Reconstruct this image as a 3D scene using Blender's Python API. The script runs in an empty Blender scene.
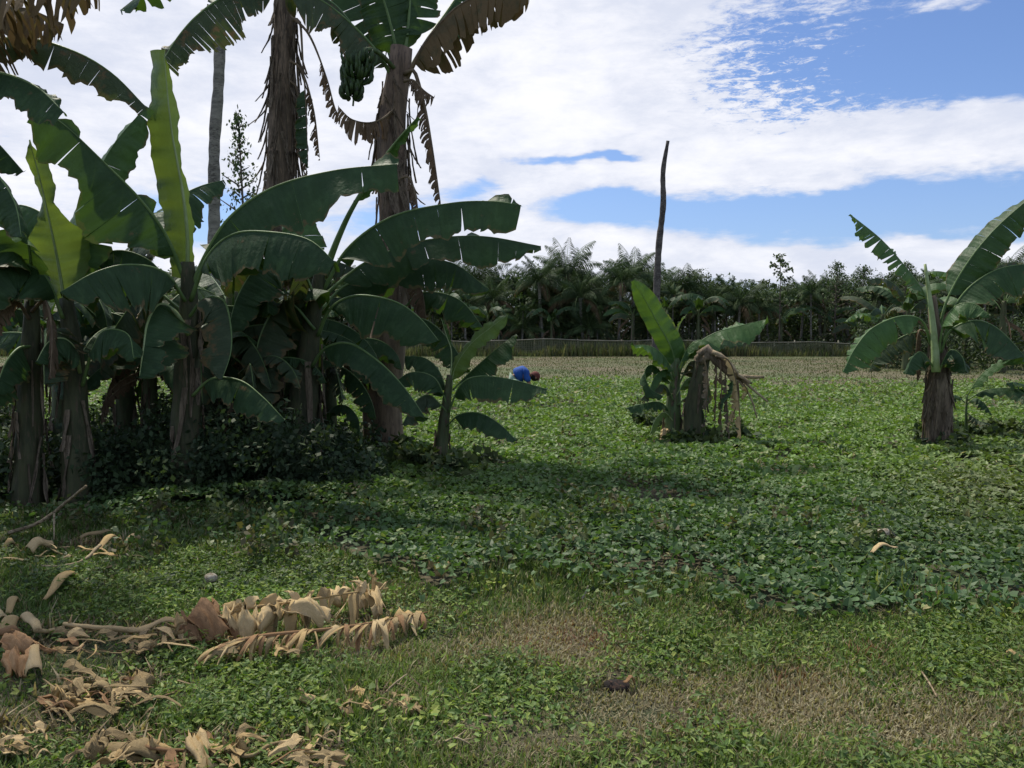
import bpy, math, random
import numpy as np
from mathutils import Vector, Matrix
R = math.radians
rnd = random.Random(7)
nrg = np.random.default_rng(11)
sc = bpy.context.scene
COL = sc.collection

# ------------------------------------------------------------------ camera
FX = 800.0; EYE = 1.55; HOR = 330.0
PITCH = math.atan((384 - HOR) / FX)
cam = bpy.data.cameras.new('camera'); camo = bpy.data.objects.new('camera', cam); COL.objects.link(camo)
camo.location = (0, 0, EYE); camo.rotation_euler = (math.pi / 2 - PITCH, 0, 0)
cam.sensor_width = 36; cam.lens = FX * 36 / 1024; cam.clip_end = 3000; cam.clip_start = 0.05
sc.camera = camo
cp, sp = math.cos(PITCH), math.sin(PITCH)

def P(px, py, d):
    u = (px - 512) / FX; v = (384 - py) / FX
    x, y, z = u, cp + v * sp, -sp + v * cp
    k = d / y
    return Vector((x * k, d, EYE + z * k))

def G(px, py, z=0.0):
    u = (px - 512) / FX; v = (384 - py) / FX
    x, y, zz = u, cp + v * sp, -sp + v * cp
    k = (z - EYE) / zz
    return Vector((x * k, y * k, z))

# ------------------------------------------------------------------ object helpers
def link(name, data, parent=None):
    o = bpy.data.objects.new(name, data); COL.objects.link(o)
    if parent is not None: o.parent = parent
    return o

def tag(o, label, cat=None, group=None, kind=None):
    if label: o['label'] = label
    if cat: o['category'] = cat
    if group: o['group'] = group
    if kind: o['kind'] = kind
    return o

def empty(name, loc, label, cat, group=None):
    o = link(name, None); o.location = loc; o.empty_display_size = 0.2
    return tag(o, label, cat, group)

def copy_tree(o, parent=None):
    c = o.copy(); COL.objects.link(c)
    c.parent = parent
    for ch in [x for x in o.children]:
        copy_tree(ch, c)
    return c

class MB:
    """mesh builder: verts in world space, faces, uv per vertex, optional colour per vertex"""
    def __init__(s): s.v = []; s.f = []; s.uv = []; s.mi = []
    def grid(s, rows, uvs=None, mi=0, close=False):
        b = len(s.v); n = len(rows); m = len(rows[0])
        for i, r in enumerate(rows):
            for j, p in enumerate(r):
                s.v.append(tuple(p)); s.uv.append(uvs[i][j] if uvs else (i / max(1, n - 1), j / max(1, m - 1)))
        mm = m if close else m - 1
        for i in range(n - 1):
            for j in range(mm):
                j2 = (j + 1) % m
                s.f.append((b + i * m + j, b + i * m + j2, b + (i + 1) * m + j2, b + (i + 1) * m + j)); s.mi.append(mi)
    def tube(s, pts, rads, k=8, mi=0, cap=True, wob=None):
        pts = [Vector(p) for p in pts]; n = len(pts)
        T = [(pts[min(i + 1, n - 1)] - pts[max(i - 1, 0)]).normalized() for i in range(n)]
        a = Vector((0, 1, 0)) if abs(T[0].y) < 0.8 else Vector((1, 0, 0))
        rows = []
        for i in range(n):
            a = (a - T[i] * a.dot(T[i])).normalized(); b = T[i].cross(a)
            r = rads[i] if hasattr(rads, '__len__') else rads
            row = []
            for j in range(k):
                th = 2 * math.pi * j / k
                rr = r * (wob(i / (n - 1), th) if wob else 1)
                row.append(pts[i] + a * (math.cos(th) * rr) + b * (math.sin(th) * rr))
            rows.append(row)
        b0 = len(s.v)
        s.grid(rows, mi=mi, close=True)
        if cap:
            s.f.append(tuple(b0 + j for j in range(k))[::-1]); s.mi.append(mi)
            s.f.append(tuple(b0 + (n - 1) * k + j for j in range(k))); s.mi.append(mi)
    def build(s, name, mats, parent=None, smooth=True, solid=0):
        me = bpy.data.meshes.new(name)
        inv = None
        vs = s.v
        if parent is not None:
            L = Vector((0, 0, 0)); q = parent
            while q is not None: L += q.location; q = q.parent
            vs = [(x - L.x, y - L.y, z - L.z) for x, y, z in vs]
        me.from_pydata(vs, [], s.f)
        uvl = me.uv_layers.new(name='UVMap')
        idx = np.empty(len(me.loops), dtype=np.int32); me.loops.foreach_get('vertex_index', idx)
        uvl.data.foreach_set('uv', np.array(s.uv, dtype=np.float32)[idx].ravel())
        if not isinstance(mats, (list, tuple)): mats = [mats]
        for m in mats: me.materials.append(m)
        me.polygons.foreach_set('material_index', np.array(s.mi, dtype=np.int32))
        me.polygons.foreach_set('use_smooth', np.full(len(s.f), smooth))
        me.update()
        return link(name, me, parent)

def np_obj(name, V, F, mat, colors=None, smooth=False, parent=None):
    """V (N,3), F (M,4) quads or (M,3), colors (N,3)"""
    me = bpy.data.meshes.new(name)
    N, M, k = len(V), len(F), F.shape[1]
    me.vertices.add(N); me.vertices.foreach_set('co', V.astype(np.float32).ravel())
    me.loops.add(M * k); me.loops.foreach_set('vertex_index', F.astype(np.int32).ravel())
    me.polygons.add(M)
    me.polygons.foreach_set('loop_start', np.arange(0, M * k, k, dtype=np.int32))
    me.polygons.foreach_set('loop_total', np.full(M, k, dtype=np.int32))
    me.polygons.foreach_set('use_smooth', np.full(M, smooth))
    if colors is not None:
        at = me.attributes.new('tint', 'FLOAT_COLOR', 'POINT')
        at.data.foreach_set('color', np.concatenate([colors, np.ones((N, 1))], 1).astype(np.float32).ravel())
    me.materials.append(mat); me.update(); me.validate()
    return link(name, me, parent)

# ------------------------------------------------------------------ node helpers
class NT:
    def __init__(s, nt): s.nt = nt; s.n = nt.nodes; s.l = nt.links
    def new(s, t, **kw):
        n = s.n.new(t)
        for k, v in kw.items(): setattr(n, k, v)
        return n
    def put(s, sock, v):
        if hasattr(v, 'is_output') or hasattr(v, 'links'): s.l.new(v, sock)
        elif hasattr(sock.default_value, '__len__') and not hasattr(v, '__len__'): sock.default_value = (v,) * len(sock.default_value)
        elif hasattr(v, '__len__') and len(sock.default_value) == 4 and len(v) == 3: sock.default_value = (*v, 1)
        else: sock.default_value = v
    def m(s, op, a, b=0.0, c=0.0, clamp=False):
        n = s.new('ShaderNodeMath', operation=op); n.use_clamp = clamp
        s.put(n.inputs[0], a); s.put(n.inputs[1], b); s.put(n.inputs[2], c)
        return n.outputs[0]
    def vm(s, op, a, b=(0, 0, 0)):
        n = s.new('ShaderNodeVectorMath', operation=op); s.put(n.inputs[0], a); s.put(n.inputs[1], b)
        return n.outputs[0]
    def noise(s, vec, scale, detail=3, rough=0.55, dist=0.0, col=False):
        n = s.new('ShaderNodeTexNoise'); n.inputs['Scale'].default_value = scale
        n.inputs['Detail'].default_value = detail; n.inputs['Roughness'].default_value = rough
        n.inputs['Distortion'].default_value = dist
        if vec is not None: s.l.new(vec, n.inputs['Vector'])
        return n.outputs['Color' if col else 'Fac']
    def mix(s, f, a, b, mode='MIX'):
        n = s.new('ShaderNodeMix', data_type='RGBA', blend_type=mode)
        s.put(n.inputs[0], f); s.put(n.inputs[6], a); s.put(n.inputs[7], b)
        return n.outputs[2]
    def ramp(s, f, a, b):   # smoothstep a..b
        n = s.new('ShaderNodeMapRange', interpolation_type='SMOOTHSTEP')
        s.put(n.inputs[0], f); s.put(n.inputs[1], a); s.put(n.inputs[2], b)
        return n.outputs[0]
    def val_col(s, x, a, b):
        return s.mix(x, a, b)

def newmat(name):
    m = bpy.data.materials.new(name); m.use_nodes = True
    t = NT(m.node_tree); t.n.clear()
    out = t.new('ShaderNodeOutputMaterial')
    return m, t, out

def finish(t, out, color, rough=0.6, trans=0.0, tcol=None, bump=None, bstr=0.3, bdist=0.01, spec=0.4):
    p = t.new('ShaderNodeBsdfPrincipled')
    t.put(p.inputs['Base Color'], color); t.put(p.inputs['Roughness'], rough)
    p.inputs['Specular IOR Level'].default_value = spec
    if bump is not None:
        b = t.new('ShaderNodeBump'); b.inputs['Strength'].default_value = bstr; b.inputs['Distance'].default_value = bdist
        t.l.new(bump, b.inputs['Height']); t.l.new(b.outputs[0], p.inputs['Normal'])
    sh = p.outputs[0]
    if trans > 0:
        tr = t.new('ShaderNodeBsdfTranslucent'); t.put(tr.inputs[0], tcol if tcol is not None else color)
        mx = t.new('ShaderNodeMixShader'); mx.inputs[0].default_value = trans
        t.l.new(sh, mx.inputs[1]); t.l.new(tr.outputs[0], mx.inputs[2]); sh = mx.outputs[0]
    t.l.new(sh, out.inputs[0])

def leaf_mat(name, c1, c2, tcol, trans=0.3, rough=0.38, brown=0.0, spec=0.45, edge=(0.16, 0.11, 0.05)):
    m, t, out = newmat(name)
    tc = t.new('ShaderNodeTexCoord'); uv = t.new('ShaderNodeUVMap').outputs[0]
    sep = t.new('ShaderNodeSeparateXYZ'); t.l.new(uv, sep.inputs[0])
    obj = tc.outputs['Object']
    n1 = t.noise(obj, 2.2, 4); n2 = t.noise(obj, 14, 3); 
    rr = t.new('ShaderNodeObjectInfo').outputs['Random']
    f = t.m('ADD', t.ramp(n1, 0.3, 0.7), t.m('MULTIPLY', t.m('SUBTRACT', rr, 0.5), 0.5), clamp=True)
    col = t.mix(f, c1, c2)
    band = t.noise(t.vm('MULTIPLY', uv, (7.0, 1.1, 1.0)), 2.0, 4, .6)
    col = t.mix(t.m('MULTIPLY', t.ramp(band, .48, .72), .55), col, tuple(min(1, c * 1.7 + .012) for c in c2))
    col = t.mix(t.m('MULTIPLY', t.ramp(band, .46, .28), .5), col, tuple(c * .6 for c in c1))
    # parallel veins
    wob = t.m('ADD', t.m('MULTIPLY', sep.outputs[0], 190.0), t.m('MULTIPLY', n1, 6.0))
    ve = t.m('SINE', wob)
    ve2 = t.m('SINE', t.m('ADD', t.m('MULTIPLY', sep.outputs[0], 47.0), t.m('MULTIPLY', n2, 2.0)))
    vv = t.m('ADD', t.m('MULTIPLY', ve, 0.03), t.m('MULTIPLY', ve2, 0.04))
    col = t.mix(t.m('ADD', 0.16, vv), col, tuple(min(1, c * 1.9 + 0.01) for c in c2))
    # worn brown margins and blotches
    e = t.ramp(t.m('ADD', sep.outputs[1], t.m('MULTIPLY', t.m('SUBTRACT', n2, 0.5), 0.5)), 0.93 - brown * 0.3, 1.02 - brown * 0.2)
    col = t.mix(t.m('MULTIPLY', e, 0.8), col, edge)
    if brown > 0:
        s = t.ramp(t.noise(obj, 5.5, 5, 0.65), 0.66 - brown * 0.35, 0.78 - brown * 0.3)
        col = t.mix(s, col, edge)
    tcl = t.mix(t.m('MULTIPLY', t.m('ADD', ve2, 1.0), 0.15), tcol, c1)
    if brown > 0: tcl = t.mix(s, tcl, edge)
    finish(t, out, col, rough, trans, tcl, bump=t.m('ADD', t.m('MULTIPLY', ve, 0.3), t.m('ADD', t.m('MULTIPLY', ve2, .5), t.m('ADD', t.m('MULTIPLY', n2, 2.0), t.m('MULTIPLY', band, 8.0)))), bstr=0.45, bdist=0.004, spec=spec)
    return m

def noise_mat(name, cols, scale=4, rough=0.8, stretch=(1, 1, 1), trans=0, tcol=None, bstr=0.5, bdist=0.01, spec=0.3, uvs=False, detail=5):
    m, t, out = newmat(name)
    tc = t.new('ShaderNodeTexCoord')
    v = t.vm('MULTIPLY', tc.outputs['UV' if uvs else 'Object'], stretch)
    n1 = t.noise(v, scale, detail, 0.62); n2 = t.noise(v, scale * 4.3, 4, 0.6); n3 = t.noise(tc.outputs['Object'], 0.9, 2)
    col = t.mix(t.ramp(n1, 0.36, 0.62), cols[0], cols[1])
    if len(cols) > 2: col = t.mix(t.ramp(t.m('ADD', n2, t.m('MULTIPLY', t.m('SUBTRACT', n3, 0.5), 0.6)), 0.5, 0.68), col, cols[2])
    finish(t, out, col, rough, trans, tcol, bump=t.m('ADD', n1, t.m('MULTIPLY', n2, 0.5)), bstr=bstr, bdist=bdist, spec=spec)
    return m

def tint_mat(name, rough=0.55, trans=0.25, tmul=(1.2, 1.35, 0.5), spec=0.35, nscale=3.0):
    m, t, out = newmat(name)
    a = t.new('ShaderNodeAttribute', attribute_name='tint')
    tc = t.new('ShaderNodeTexCoord')
    rr = t.new('ShaderNodeObjectInfo').outputs['Random']
    n = t.noise(tc.outputs['Object'], nscale, 3)
    k = t.m('ADD', t.m('ADD', 0.70, t.m('MULTIPLY', n, 0.6)), t.m('MULTIPLY', t.m('SUBTRACT', rr, 0.5), 0.35))
    cx = t.new('ShaderNodeCombineXYZ'); 
    for i in range(3): t.l.new(k, cx.inputs[i])
    col = t.vm('MULTIPLY', a.outputs['Color'], cx.outputs[0])
    finish(t, out, col, rough, trans, t.vm('MULTIPLY', col, tmul), spec=spec)
    return m

M = {}
M['leaf'] = leaf_mat('banana leaf green', (0.021, 0.048, 0.020), (0.036, 0.074, 0.028), (0.10, 0.20, 0.018), 0.20, 0.52, spec=.2, brown=.08)
M['leafmid'] = leaf_mat('banana leaf mid green', (0.038, 0.088, 0.026), (0.056, 0.118, 0.036), (0.12, 0.22, 0.02), 0.28, 0.48, spec=.25)
M['leafyoung'] = leaf_mat('young banana leaf', (0.085, 0.15, 0.035), (0.12, 0.19, 0.05), (0.17, 0.24, 0.03), 0.38, 0.45, spec=.3)
M['leafworn'] = leaf_mat('worn banana leaf', (0.032, 0.056, 0.028), (0.052, 0.074, 0.038), (0.11, 0.15, 0.02), 0.20, 0.55, brown=0.35, spec=.2)
M['leafbrown'] = leaf_mat('browning banana leaf', (0.06, 0.06, 0.026), (0.10, 0.078, 0.038), (0.16, 0.13, 0.04), 0.22, 0.7, brown=0.8, spec=0.2)
M['leafdead'] = leaf_mat('dead banana leaf', (0.085, 0.06, 0.038), (0.15, 0.105, 0.065), (0.17, 0.11, 0.05), 0.2, 0.8, spec=0.15, edge=(0.10, 0.07, 0.045))
M['rib'] = noise_mat('leaf midrib', [(0.10, 0.17, 0.055), (0.15, 0.23, 0.08)], 6, 0.45)
M['ribpale'] = noise_mat('pale leaf stalk', [(0.24, 0.32, 0.12), (0.34, 0.42, 0.2)], 6, 0.45)
M['ribdead'] = noise_mat('dead leaf stalk', [(0.11, 0.08, 0.05), (0.2, 0.15, 0.09)], 6, 0.8)
M['stem'] = noise_mat('banana stem green brown', [(0.055, 0.075, 0.030), (0.09, 0.11, 0.045), (0.08, 0.055, 0.035)], 3.0, 0.6, (4, 4, 0.8), bdist=0.02)
M['stemdark'] = noise_mat('banana stem dark', [(0.040, 0.046, 0.022), (0.078, 0.085, 0.040), (0.10, 0.078, 0.048)], 3.0, 0.7, (4, 4, 0.8), bdist=0.02)
M['stemgreen'] = noise_mat('banana stem green', [(0.06, 0.10, 0.035), (0.11, 0.16, 0.06), (0.10, 0.08, 0.04)], 3.0, 0.5, (4, 4, 0.7), bdist=0.015)
M['stembrown'] = noise_mat('banana stem brown', [(0.075, 0.056, 0.038), (0.17, 0.13, 0.088), (0.26, 0.19, 0.125)], 3.0, 0.8, (5, 5, 0.7), bdist=0.03)
M['stemred'] = noise_mat('banana stem reddish', [(0.13, 0.095, 0.065), (0.23, 0.165, 0.11), (0.09, 0.065, 0.048)], 2.5, 0.75, (4, 4, 0.8), bdist=0.03)
M['sheath'] = noise_mat('dry sheath', [(0.14, 0.11, 0.075), (0.27, 0.215, 0.15), (0.07, 0.055, 0.036)], 4.0, 0.85, (6, 6, 1), trans=0.12, bdist=0.02)
M['dry'] = noise_mat('dry leaf tan', [(0.483, 0.333, 0.140), (0.609, 0.441, 0.203), (0.304, 0.201, 0.086)], 8, 0.75, (.7, 12, 1), trans=0.15, tcol=(0.5, 0.33, 0.18), uvs=True, bdist=0.005, bstr=.55)
M['drypale'] = noise_mat('dry leaf pale', [(0.562, 0.407, 0.195), (0.707, 0.543, 0.289), (0.374, 0.262, 0.121)], 8, 0.7, (.7, 12, 1), trans=0.15, tcol=(0.6, 0.45, 0.28), uvs=True, bdist=0.005, bstr=.55)
M['drybrown'] = noise_mat('dry leaf brown', [(0.273, 0.152, 0.068), (0.378, 0.218, 0.100), (0.168, 0.095, 0.044)], 8, 0.7, (.7, 12, 1), trans=0.12, tcol=(0.3, 0.15, 0.07), uvs=True, bdist=0.005, bstr=.55)
M['dryorange'] = noise_mat('dry sheath orange', [(0.46, 0.25, 0.10), (0.60, 0.37, 0.18), (0.32, 0.17, 0.075)], 8, 0.6, (.7, 12, 1), trans=0.15, tcol=(0.6, 0.28, 0.1), uvs=True, bdist=0.005, bstr=.55)
M['drygrey'] = noise_mat('dry leaf grey', [(0.270, 0.196, 0.090), (0.454, 0.343, 0.176), (0.119, 0.083, 0.038)], 8, 0.85, (.7, 12, 1), trans=0.1, uvs=True, bdist=0.005, bstr=.55)
M['twig'] = noise_mat('twig bark', [(0.250, 0.192, 0.112), (0.400, 0.326, 0.200), (0.140, 0.096, 0.056)], 12, 0.8)
M['pole'] = noise_mat('weathered palm trunk', [(0.15, 0.145, 0.12), (0.26, 0.245, 0.205), (0.09, 0.08, 0.07)], 2.5, 0.85, (1, 1, 3.0), bdist=0.03)
M['poledark'] = noise_mat('dark dead palm trunk', [(0.05, 0.045, 0.042), (0.11, 0.10, 0.09), (0.19, 0.18, 0.16)], 2.0, 0.9, (1, 1, 2.2), bdist=0.03)
M['bark'] = noise_mat('tree bark', [(0.08, 0.065, 0.05), (0.17, 0.14, 0.11), (0.05, 0.04, 0.03)], 3, 0.85, (1, 1, 0.4), bdist=0.03)
M['fruit'] = noise_mat('green bananas', [(0.030, 0.060, 0.018), (0.055, 0.095, 0.03), (0.02, 0.03, 0.012)], 6, 0.5)
M['net'] = noise_mat('faded green netting', [(0.105, 0.115, 0.060), (0.15, 0.155, 0.085)], 1.2, 0.8)
M['netrail'] = noise_mat('pale bamboo rail', [(0.20, 0.19, 0.135), (0.30, 0.285, 0.21)], 2, 0.8)
M['foliage'] = tint_mat('tree foliage', 0.6, 0.22, nscale=0.8, spec=.2)
M['frond'] = tint_mat('palm frond', 0.65, 0.12, nscale=0.8, spec=.15)
M['vine'] = tint_mat('vine leaves', 0.55, 0.28, nscale=0.7)
M['grass'] = tint_mat('grass blades', 0.65, 0.35, nscale=1.2, tmul=(1.1,1.2,.6), spec=.25)
M['skin'] = noise_mat('brown skin', [(0.22, 0.115, 0.07), (0.26, 0.14, 0.09)], 8, 0.55)
M['shirt'] = noise_mat('blue shirt', [(0.012, 0.060, 0.25), (0.016, 0.08, 0.32)], 6, 0.8, bdist=0.02)
M['shorts'] = noise_mat('pale green cloth', [(0.28, 0.38, 0.27), (0.36, 0.46, 0.35)], 6, 0.85, bdist=0.02)
M['cap'] = noise_mat('dark red cap', [(0.09, 0.025, 0.022), (0.14, 0.04, 0.03)], 10, 0.8)
M['hair'] = noise_mat('black hair', [(0.01, 0.009, 0.008), (0.02, 0.017, 0.015)], 30, 0.6)
M['darklump'] = noise_mat('flat lump', [(0.012, 0.010, 0.009), (0.03, 0.022, 0.018), (0.06, 0.035, 0.025)], 14, 0.95)
M['pith'] = noise_mat('pale husk', [(0.30, 0.26, 0.19), (0.42, 0.38, 0.29), (0.18, 0.14, 0.09)], 12, 0.8)

# ------------------------------------------------------------------ curves
def catmull(pts, n):
    p = [Vector(q) for q in pts]
    p = [p[0] * 2 - p[1]] + p + [p[-1] * 2 - p[-2]]
    segs = len(p) - 3; out = []
    for i in range(n):
        s = i / (n - 1) * segs; k = min(int(s), segs - 1); t = s - k
        a, b, c, d = p[k:k + 4]
        out.append(0.5 * ((2 * b) + (c - a) * t + (2 * a - 5 * b + 4 * c - d) * t * t + (3 * b - a - 3 * c + d) * t ** 3))
    # re-sample evenly
    L = [0]
    for i in range(1, n): L.append(L[-1] + (out[i] - out[i - 1]).length)
    A = np.array([tuple(q) for q in out]); L = np.array(L); u = np.linspace(0, L[-1], n)
    return [Vector((np.interp(x, L, A[:, 0]), np.interp(x, L, A[:, 1]), np.interp(x, L, A[:, 2]))) for x in u], L[-1]

def leaf_parts(pts, W=0.35, fn=60, ff=60, N=(0, 0, 1), pet=0.14, tears=0, curl=20, ragged=0.03, tip=0.0,
               rib=0.018, res=46, m=5, seed=None, missing=0.0, wn=1.0, wf=1.0, ripple=0.018, gapk=0.3, droopvar=10, wp=None, grav=0.0):
    """blade and midrib of a banana leaf. fn/ff: how far the near/far half folds down (degrees)"""
    rr = random.Random(seed if seed is not None else rnd.random())
    C, L = catmull(pts, 60)
    n = len(C)
    T = [(C[min(i + 1, n - 1)] - C[max(i - 1, 0)]).normalized() for i in range(n)]
    Nh = Vector(N).normalized(); Ns = []; prev = None
    for i in range(n):
        q = Nh - T[i] * Nh.dot(T[i])
        if q.length < 0.25 and prev is not None: q = prev - T[i] * prev.dot(T[i])
        q.normalize()
        if prev is not None: q = (q * 0.35 + prev * 0.65); q = (q - T[i] * q.dot(T[i])).normalized()
        Ns.append(q); prev = q
    S = [T[i].cross(Ns[i]) for i in range(n)]
    mid = n // 2
    sgn = 1 if S[mid].y < 0 else -1
    Ca = np.array([tuple(q) for q in C]); Na = np.array([tuple(q) for q in Ns]); Sa = np.array([tuple(q) for q in S]) * sgn
    Ta = np.array([tuple(q) for q in T])
    g = np.linspace(0, 1, n)
    def at(A, t): return np.array([np.interp(t, g, A[:, k]) for k in range(3)])
    def prof(t):   # t 0..1 along blade
        if wp: return float(np.interp(t, np.linspace(0, 1, len(wp)), wp))
        a = min(1.0, (t / 0.16)) ** 0.55
        b = 1.0 if t < 0.55 else max(0.0, 1 - ((t - 0.55) / 0.45) ** 2.3) ** 0.6
        return a * max(b, tip) * (0.93 + 0.07 * math.cos(3 * t))
    blade = MB()
    ph = rr.random() * 6; big = [(rr.uniform(5, 16), rr.random() * 6, rr.uniform(.3, 1)) for _ in range(3)]
    for side, fold, wk in ((1, fn, wn), (-1, ff, wf)):
        if wk <= 0: continue
        if tears:
            cuts = [0.0]; 
            while cuts[-1] < 1: cuts.append(cuts[-1] + rr.uniform(0.4, 1.6) / tears)
            cuts[-1] = 1.0
        else: cuts = [0.0, 1.0]
        for ci in range(len(cuts) - 1):
            t0, t1 = cuts[ci], cuts[ci + 1]
            if t1 - t0 < 0.003: continue
            if tears and rr.random() < missing: continue
            k = max(2, int((t1 - t0) * res) + 1)
            df = rr.gauss(0, droopvar) if tears else 0
            lf = rr.uniform(1 - ragged * 4, 1.05) if tears else 1
            gp = rr.uniform(0, gapk) if tears else 0
            tw = rr.gauss(0, 0.25 if gapk > .25 else .06) if tears else 0
            cu = curl + (rr.gauss(0, droopvar * 1.3) if tears else 0)
            rows = []; uvs = []
            for i in range(k + 1):
                t = t0 + (t1 - t0) * i / k
                row = []; uv = []
                w = W * wk * prof(t) * lf * (1 + rr.uniform(-ragged, ragged))
                off = np.zeros(3)
                for j in range(m + 1):
                    v = j / m
                    tm = (t0 + t1) / 2
                    te = t + (tm - t) * gp * v
                    tb = pet + (1 - pet) * te
                    c = at(Ca, tb); nn = at(Na, tb); ss = at(Sa, tb) * side; tt = at(Ta, tb)
                    if j:
                        ang = R(fold + df * v + cu * (v - 0.3))
                        dr = ss * math.cos(ang) - nn * math.sin(ang)
                        if grav: dr = dr * (1 - grav * v) + np.array([0, 0, -1.]) * grav * v; dr = dr / max(.2, np.linalg.norm(dr))
                        off = off + dr * (w / m)
                        offx = tt * (tw * w * v * v * 0.5) - tt * 0.0
                    else: offx = np.zeros(3)
                    rip = ripple * v * math.sin(t * 38 + ph + side) + ripple * 0.6 * v * math.sin(t * 91 + ph * 2) + W * .15 * v * v * sum(a_ * math.sin(f_ * t + p_ + side) for f_, p_, a_ in big)
                    row.append(c + off + offx + nn * rip + tt * ((0.12 if tears else 0.25) * w * v * (1 - 0.4 * v)))
                    uv.append((t, v))
                rows.append(row); uvs.append(uv)
            blade.grid(rows, uvs)
    ribm = MB()
    rr_ = [max(0.0025, rib * (1 - 0.88 * (i / (n - 1)) ** 0.8)) for i in range(0, n, 2)]
    ribm.tube([C[i] - Ns[i] * rr_[i // 2] * 0.6 for i in range(0, n, 2)], rr_, 6)
    return blade, ribm

def add_leaf(plant, pts, mat='leaf', ribmat=None, name='leaf', label=None, **kw):
    if mat in ('leafdead', 'leafbrown') and 'grav' not in kw: kw['grav'] = .85 if mat == 'leafdead' else .6
    if not kw.get('tears') and kw.get('W', .35) >= .24 and mat != 'leafyoung' and kw.get('m', 5) > 3:
        q_ = random.Random(int(1000 * kw['W']) + int(pts[0][0] * 77) + len(plant.children)); kw['tears'] = q_.choice((4, 6, 8)); kw['gapk'] = .04; kw['droopvar'] = q_.choice((2, 4, 6)); kw['ragged'] = .022
    b, r = leaf_parts(pts, **kw)
    if ribmat is None: ribmat = 'ribdead' if mat in ('leafdead', 'leafbrown') else ('ribpale' if mat == 'leafyoung' else 'rib')
    o = b.build(name, M[mat], plant)
    if label: o['label'] = label
    r.build('midrib', M[ribmat], o)
    return o

def pl(L, d, dd=None):
    """pixel points [(x,y) or (x,y,depth)] -> world"""
    out = []
    for i, q in enumerate(L):
        dep = q[2] if len(q) > 2 else (d + (dd - d) * i / (len(L) - 1) if dd is not None else d)
        out.append(P(q[0], q[1], dep))
    return out

def stem_part(plant, pts, rads, mat, name='pseudostem', k=14, seed=1, sub=True):
    C, L = catmull(pts, 26)
    n = len(C)
    rr = [np.interp(i / (n - 1), np.linspace(0, 1, len(rads)), rads) for i in range(n)]
    b = MB(); s1 = seed * 1.7
    def wob(t, th): return 1 + 0.07 * math.sin(3 * th + s1 + 4 * t) + 0.05 * math.sin(5 * th - 7 * t + s1 * 2) + 0.035 * math.sin(9 * t * 3 + th + s1)
    b.tube(C, rr, k, wob=wob)
    return b.build(name, M[mat], plant), C, rr

def sheath_part(plant, C, rr, mat='sheath', n=12, seed=3, lmin=0.3, lmax=0.9, flare=0.08, name='dry_sheath', t0=0.0, t1=1.0, wdr=(.12, .5)):
    q = random.Random(seed); b = MB(); m = len(C)
    for k in range(n):
        ts = q.uniform(t0, t1); ln = q.uniform(lmin, lmax)
        th = q.uniform(0, 2 * math.pi); wd = q.uniform(*wdr); c0 = int(ts * (m - 1))
        base = C[c0]; rad = rr[c0] * 1.04
        rows = []; fl = q.uniform(0.1, 1) * flare; tw = q.gauss(0, 0.4)
        for i in range(9):
            u = i / 8
            z = -u * ln
            rc = rad * (1.02 + 0.05 * q.random()) + fl * u * u + 0.01
            row = []
            for j in range(5):
                a = th + tw * u + wd * (j / 4 - 0.5) * (1 - 0.6 * u * u)
                rj = rc + 0.012 * math.sin(j * 2.5 + i)
                row.append((base.x + math.cos(a) * rj, base.y + math.sin(a) * rj, max(0.02, base.z + z)))
            rows.append(row)
        b.grid(rows)
    return b.build(name, M[mat], plant)

def arc_pts(base, az, L, e0, e1, n=7, side=0.0):
    p = Vector(base); out = [p.copy()]
    for i in range(n):
        t = (i + 0.5) / n
        e = e0 + (e1 - e0) * t ** 1.2
        a = az + side * t
        p = p + Vector((math.cos(a) * math.cos(e), math.sin(a) * math.cos(e), math.sin(e))) * (L / n)
        out.append(p.copy())
    return out

def generic_banana(base, h, nl, L, label, group=None, seed=1, r=0.11, stem='stem', mats=('leaf', 'leaf', 'leafmid', 'leafworn'), res=26, m=3, tears=(0, 9, 16),
                   dead=2, name='banana_plant', e0=(45, 85), e1=(-75, -10), azr=None, lean=0.0):
    q = random.Random(seed)
    pl_ = empty(name, base, label, 'banana plant', group)
    b = Vector(base); top = b + Vector((lean, 0, h))
    _, C, rr = stem_part(pl_, [b - Vector((0, 0, .05)), b + Vector((lean * .3, 0, h * .5)), top], [r, r * .85, r * .5], stem, k=10, seed=seed)
    sheath_part(pl_, C, rr, n=6, seed=seed, lmin=.2 * h, lmax=.45 * h, t0=.3, t1=1)
    for i in range(nl):
        az = (q.uniform(*azr) if azr else 2.4 * i + q.uniform(-.4, .4))
        s = top - Vector((0, 0, q.uniform(0, .22) * h))
        pts = arc_pts(s, az, L * q.uniform(.75, 1.1), R(q.uniform(*e0)), R(q.uniform(*e1)), side=q.uniform(-.3, .3))
        add_leaf(pl_, pts, q.choice(mats), W=L * q.uniform(.12, .17), fn=q.uniform(30, 65), ff=q.uniform(30, 65), tears=q.choice(tears), res=res, m=m, pet=.16, seed=q.random(), rib=.016, N=(math.cos(az) * -.35, math.sin(az) * -.35, 1))
    for i in range(dead):
        az = q.uniform(0, 6.28)
        s = top - Vector((0, 0, q.uniform(.1, .35) * h))
        pts = arc_pts(s, az, L * q.uniform(.5, .7), R(-10), R(-89))
        add_leaf(pl_, pts, 'leafdead', name='dead_leaf', W=L * .06, fn=70, ff=70, tears=10, res=res, m=2, seed=q.random(), rib=.012, N=(math.cos(az), math.sin(az), .3))
    return pl_
# ------------------------------------------------------------------ left clump of banana plants
CL = 'banana plants of the big clump on the left'
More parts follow.
